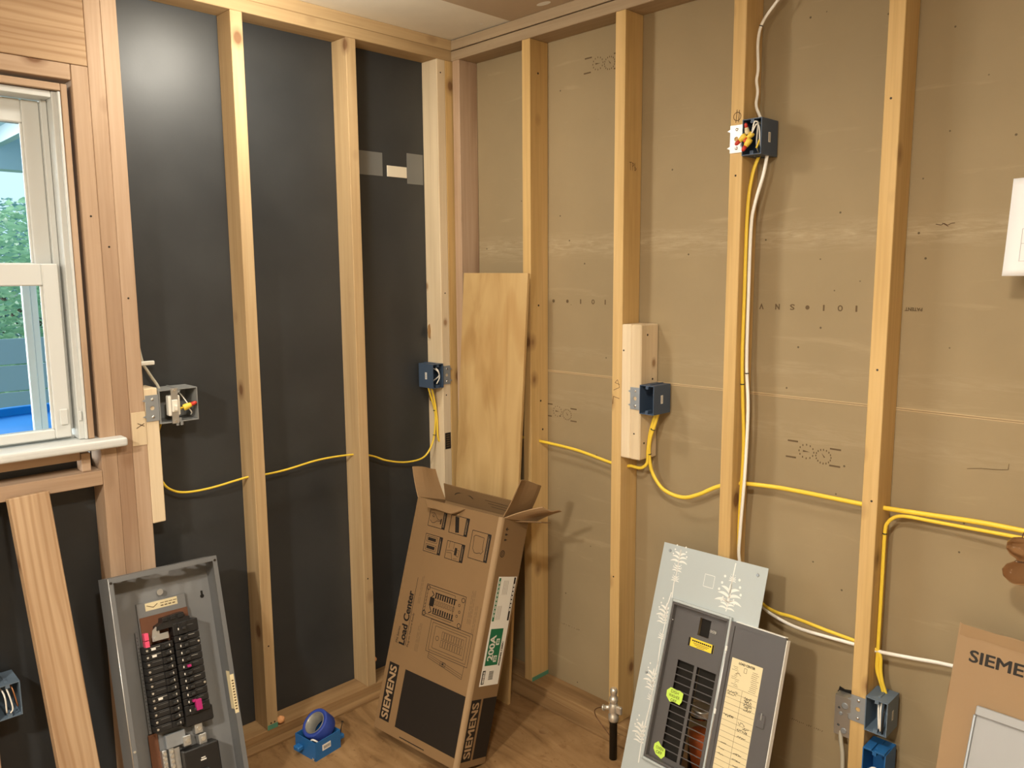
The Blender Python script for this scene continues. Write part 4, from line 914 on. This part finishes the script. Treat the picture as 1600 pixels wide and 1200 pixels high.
# painted white flourishes
def leaf_poly(x, z, a, l, bend, wd):
    """tapering curved leaf from (x, z)"""
    L_, R_ = [], []; n = 7
    for i in range(n+1):
        t = i/n; aa = a+bend*t; x2 = x+l*t*math.cos(aa); z2 = z+l*t*math.sin(aa); hw = wd*math.sin(PI*min(1, .12+.88*t))**.8*.5+.0004
        L_.append((x2-math.sin(aa)*hw, z2+math.cos(aa)*hw)); R_.append((x2+math.sin(aa)*hw, z2-math.cos(aa)*hw))
    return [[L_[i], R_[i], R_[i+1], L_[i+1]] for i in range(n)]
def flourish(stem, tufts):
    P = stroke(stem, .0034)
    for (x, z, s, up) in tufts:
        sg = 1 if up else -1
        for k in range(3):
            zz = z+sg*k*.009*s
            for m_ in (-1, 1):
                a = PI/2*sg-m_*sg*(1.05-.22*k); P += leaf_poly(x, zz, a, (.030-.004*k)*s, -m_*sg*.55, .0052*s)
                ex, ez = x+m_*(.024-.004*k)*s, zz+sg*(.020+.004*k)*s
                P.append(circ(ex, ez, .0026*s, 8))
        P += leaf_poly(x, z+sg*.018*s, PI/2*sg, .020*s, 0, .005*s)
    decal('painted_flourish', P, WPAINT, tp, (0, 0, 0), RX, RZ, .0006)
flourish([(.068, .750), (.066, .72), (.068, .69), (.064, .65), (.067, .605)], [(.067, .712, 1.05, True), (.066, .685, .6, True), (.066, .655, .5, True)])
flourish([(.262, .752), (.260, .70), (.262, .66), (.258, .615)], [(.259, .640, 1.5, True), (.258, .622, .9, True), (.261, .70, .4, True)])
flourish([(.062, .62), (.056, .58), (.060, .53), (.058, .46), (.062, .40)], [(.054, .545, 1.1, True), (.052, .525, .8, True), (.058, .48, .5, True)])
flourish([(.062, .42), (.058, .36), (.062, .30), (.060, .25)], [(.052, .350, 1.1, True), (.055, .330, .8, True), (.060, .30, .5, True)])
flourish([(.060, .27), (.056, .20), (.060, .12)], [(.048, .195, 1.1, True), (.050, .175, .8, True)])

# ================================================================== JAR behind the cover
jr = empty('glass_jar', (1.235, -.130, 0), 'glass jar with orange contents standing behind the slotted cover', 'jar')
obj('jar_glass', lathe(B(), [(.030, .001), (.038, .006), (.038, .20), (.032, .225), (.030, .235), (.0285, .235), (.0305, .224), (.0365, .199), (.0365, .008)], 28, cap=True), JARGLASS, jr)
obj('jar_contents', lathe(B(), [(.030, .010), (.0355, .012), (.0355, .175), (.02, .180)], 24), ORANGE, jr)
bm = B(); lathe(bm, [(.031, .236), (.0335, .236), (.0335, .240), (.0325, .243), (.0335, .246), (.0325, .249), (.0335, .252), (.033, .256), (.03, .257)], 28); obj('jar_lid', bm, STEEL, jr)

# ================================================================== GAS VALVE
gv = empty('shutoff_valve', (.963, -.203, 0), 'nickel shut-off valve on a black pipe stub rising from the floor', 'valve')
bm = B(); lathe(bm, [(.0125, 0), (.0125, .125), (.0145, .126), (.0145, .132)], 16); obj('pipe', bm, IRON, gv)
bm = B(); lathe(bm, [(.015, .130), (.0165, .134), (.0165, .150), (.013, .153), (.015, .165), (.016, .176), (.013, .188), (.010, .192), (.0135, .195), (.0135, .208), (.010, .210), (.010, .222), (.0115, .224), (.0115, .234), (.008, .240)], 18); obj('valve_body', bm, BRASS, gv)
bm = B(); cyl(bm, (-.012, -.004, .172), (-.030, -.010, .166), .007, 12); cyl(bm, (-.030, -.010, .166), (-.034, -.011, .165), .010, 12); obj('valve_stem', bm, BRASS, gv)
bm = bbox(.014, .032, -.006, .006, .160, .186, .003); obj('valve_handle', bm, BRASS, gv)
tw_ = obj('wire_loop', tube(B(), smooth_path([(-.030, -.008, .166), (-.06, -.002, .15), (-.085, .01, .125), (-.088, .02, .10), (-.07, .02, .085), (-.02, .012, .06), (.012, .004, .045)], 6), .0016, 6), PIPEY, gv)

# ================================================================== TAPE AND BLUE BOX ON THE FLOOR
M = Matrix.Translation((.245, -.842, 0)) @ Matrix.Rotation(math.radians(8), 4, 'Z')
fb = empty('blue_wall_box', label='bright blue two-gang wall box lying on the floor with a roll of tape in it', cat='outlet box', M=M)
s_ = .051; hh = .062; th = .0025; bm = B()
box(bm, -s_, s_, -s_, s_, 0, th)
for a in ((-s_, -s_+th, -s_, s_), (s_-th, s_, -s_, s_), (-s_+th, s_-th, -s_, -s_+th), (-s_+th, s_-th, s_-th, s_)): box(bm, *a, th, hh)
obj('box_shell', bm, BLUEB, fb)
for a in ((-.035, -.008, -s_-.022, -s_), (s_-.035, s_-.005, s_, s_+.022)): obj('mounting_ear', bbox(*a, .020, .036, .003), BLUEB, fb)
obj('mounting_ear', bbox(-s_-.008, -s_, .0, .03, hh-.02, hh-.004, .002), BLUEB, fb)
sk = obj('barcode_sticker', bbox(s_, s_+.0005, -.024, .010, .024, .044, .0001), LABELW, fb)
decal('barcode', [rect(-.018+k*.0038, -.0162+k*.0038, .029, .039) for k in range(7)], PRINT, sk, (s_+.0005, 0, 0), (0, 1, 0), RZ)
bm = B(); tube(bm, [(s_-.02, s_+.015, .03), (s_-.012, s_+.02, .075)], .0016, 6); cyl(bm, (s_-.012, s_+.02, .075), (s_-.0117, s_+.0202, .0765), .004, 8); obj('box_nail', bm, IRON, fb)
bm = B(); cyl(bm, (s_+.0, -s_-.012, .016), (s_+.003, -s_-.014, .016), .004, 8); obj('bright_nail_tip', bm, CHROME, fb)
obj('loose_wire', tube(B(), smooth_path([(.01, -.045, .03), (.02, -.042, .058), (.035, -.04, .062), (.04, -.03, .05), (.03, -.02, .03)], 5), .003, 6), COPW, fb)
ax = Vector((.02, -.66, .76)).normalized(); q = ax.to_track_quat('Z', 'Y').to_matrix().to_4x4(); q.translation = Vector((.236, -.832, .073))
tr = empty('tape_roll', label="roll of blue painter's tape tilted inside the blue wall box", cat='tape', M=q)
obj('tape_body', lathe(B(), [(.036, -.024), (.047, -.024), (.048, -.022), (.048, .022), (.047, .024), (.036, .024), (.036, -.024)], 40, cap=False), TAPEB, tr)
obj('tape_core', lathe(B(), [(.0335, -.0245), (.0360, -.0245), (.0360, .0245), (.0335, .0245), (.0335, -.0245)], 40, cap=False), TAPEC, tr)

# ================================================================== FOAM BLOBS
def blob(loc, rr, label, sd_):
    bm = B(); bmesh.ops.create_icosphere(bm, subdivisions=3, radius=rr)
    for v in bm.verts: v.co *= 1+.22*noise.noise(v.co*90+Vector((sd_, 0, 0))); v.co.z *= .9
    for fc in bm.faces: fc.smooth = True
    o = obj('foam_blob', bm, FOAM, loc=loc); tag(o, label, 'foam', 'foam blobs by the sole plate')
blob((.078, -.885, W+.0135), .014, 'small orange foam blob on the sole plate by the green tape', 1)
blob((.060, -.4915, .118), .0105, 'tiny orange foam blob stuck to the stud beside the carton', 5)

# ================================================================== RIGHT-HAND CARTON SHEET AND LID
M = basis(1.897, -.347, .0, .318, .0)
cs = empty('flat_carton', label='flat torn cardboard carton leaning on the right-hand wall', cat='carton', M=M)
rd = random.Random(2); n = 22
poly = [(0, 0)]; poly = [(0+rd.uniform(-.002, .002), .767*k/10) for k in range(11)]+[(.45*k/n, .767-.004+rd.uniform(-.003, .004)-.012*(k/n)) for k in range(1, n)]+[(.45, .752), (.45, 0)]
fpn = obj('front_sheet', prism(B(), poly, 0, .004), CARD if False else paper_board('carton_sheet_kraft', (.34, .225, .125), .04, streak=False), cs)
poly2 = [(-.004+rd.uniform(-.003, .003), .735*k/12) for k in range(13)]+[(.45, .735), (.45, 0)]
obj('rear_sheet', prism(B(), poly2, .014, .018), CARD, cs)
obj('edge_fold', bbox(-.001, .006, .004, .014, 0, .73, .002), CARD, cs)
poly3 = [(.004, .722)]+[(.02+.43*k/14, (.722)-.010*(k/14)+rd.uniform(-.003, .003)) for k in range(15)]+[(.45, .734), (.004, .747)]
obj('torn_layer', prism(B(), [(x, z+.018) for x, z in poly3], -.0012, 0), CARDIN, cs)
text('brand_lettering', 'SIEMENS', .160, .026, PRINT, fpn, (.111, 0, .700), RX, RZ, bold=.014)
M = basis(1.953, -.422, .0, .42, .005)
ld_ = empty('metal_sheet', label='plain light grey metal sheet standing against the flat carton', cat='metal sheet', M=M)
obj('sheet_face', bbox(.006, .40, 0, .0018, .0, .605, .0005), GREYLID, ld_)
obj('side_flange', bbox(0, .006, -.004, .010, .0, .605, .0015), STEELD, ld_)
obj('top_flange', bbox(.004, .40, -.010, .008, .605, .626, .002), GREYLID, ld_)

# ================================================================== PAPER ON THE RIGHT STUD
bm = B(); nx, nz = 8, 14; g = []
for i in range(nz+1):
    row = []
    for k in range(nx+1):
        uu, vv = k/nx, i/nz; x = .27*uu-.006*(1-vv)**2*(1-uu); z = -.205*(1-vv)+.006*uu*(vv)
        row.append(bm.verts.new((x, -.004-.016*(1-vv)**2*(1-uu)-.012*math.sin(vv*2.6)*(1-uu), z)))
    g.append(row)
for i in range(nz):
    for k in range(nx):
        fc = bm.faces.new((g[i][k], g[i][k+1], g[i+1][k+1], g[i+1][k])); fc.smooth = True
me = bpy.data.meshes.new('paper_sheet'); bm.to_mesh(me); bm.free(); me.materials.append(PAPERW)
pp = obj('paper_sheet', me, None, None, (1.935, -D-.003, 1.732)); tag(pp, 'white printed floor-plan sheet pinned to the stud at the right edge', 'paper')
def on_paper(uu, vv):
    return Vector((.27*uu-.006*(1-vv)**2*(1-uu), -.0046-.016*(1-vv)**2*(1-uu)-.012*math.sin(vv*2.6)*(1-uu), -.205*(1-vv)+.006*uu*vv))
bm = B()
def pl(a, b_, wd=.004):
    n = 6
    for k in range(n):
        u0, v0 = a[0]+(b_[0]-a[0])*k/n, a[1]+(b_[1]-a[1])*k/n; u1, v1 = a[0]+(b_[0]-a[0])*(k+1)/n, a[1]+(b_[1]-a[1])*(k+1)/n
        dx, dy = (0, wd) if abs(b_[0]-a[0]) > abs(b_[1]-a[1]) else (wd, 0)
        bm.faces.new([bm.verts.new(on_paper(*q)) for q in ((u0, v0), (u1, v1), (u1+dx, v1+dy), (u0+dx, v0+dy))])
for a, b_ in (((.12, .70), (.9, .70)), ((.12, .50), (.12, .70)), ((.12, .50), (.9, .50)), ((.10, .48), (.9, .48)), ((.10, .15), (.10, .48)), ((.10, .15), (.9, .15)), ((.10, .33), (.9, .33)), ((.5, .15), (.5, .48))): pl(a, b_)
me = bpy.data.meshes.new('plan_lines'); bm.to_mesh(me); bm.free(); me.materials.append(mat('grey_print', (.45, .45, .47), .6)); obj('plan_lines', me, None, pp)
so_ = pp.modifiers.new('thickness', 'SOLIDIFY'); so_.thickness = .0004

# ================================================================== AMBER GLASS ORNAMENT
og = empty('glass_ornament', (2.006, -.105, .852), 'amber glass two-lobed ornament hanging from the yellow cables at the right edge', 'ornament')
obj('glass_body', lathe(B(), [(.004, .0), (.020, .004), (.031, .016), (.033, .028), (.026, .040), (.012, .049), (.007, .054), (.010, .058), (.022, .066), (.029, .078), (.028, .092), (.018, .102), (.004, .106)], 32), AMBER, og)
obj('hook', tube(B(), smooth_path([(0, 0, .104), (0, .004, .112), (0, .03, .116), (0, .052, .114), (0, .056, .106)], 5), .0012, 6), PIPEY, og)
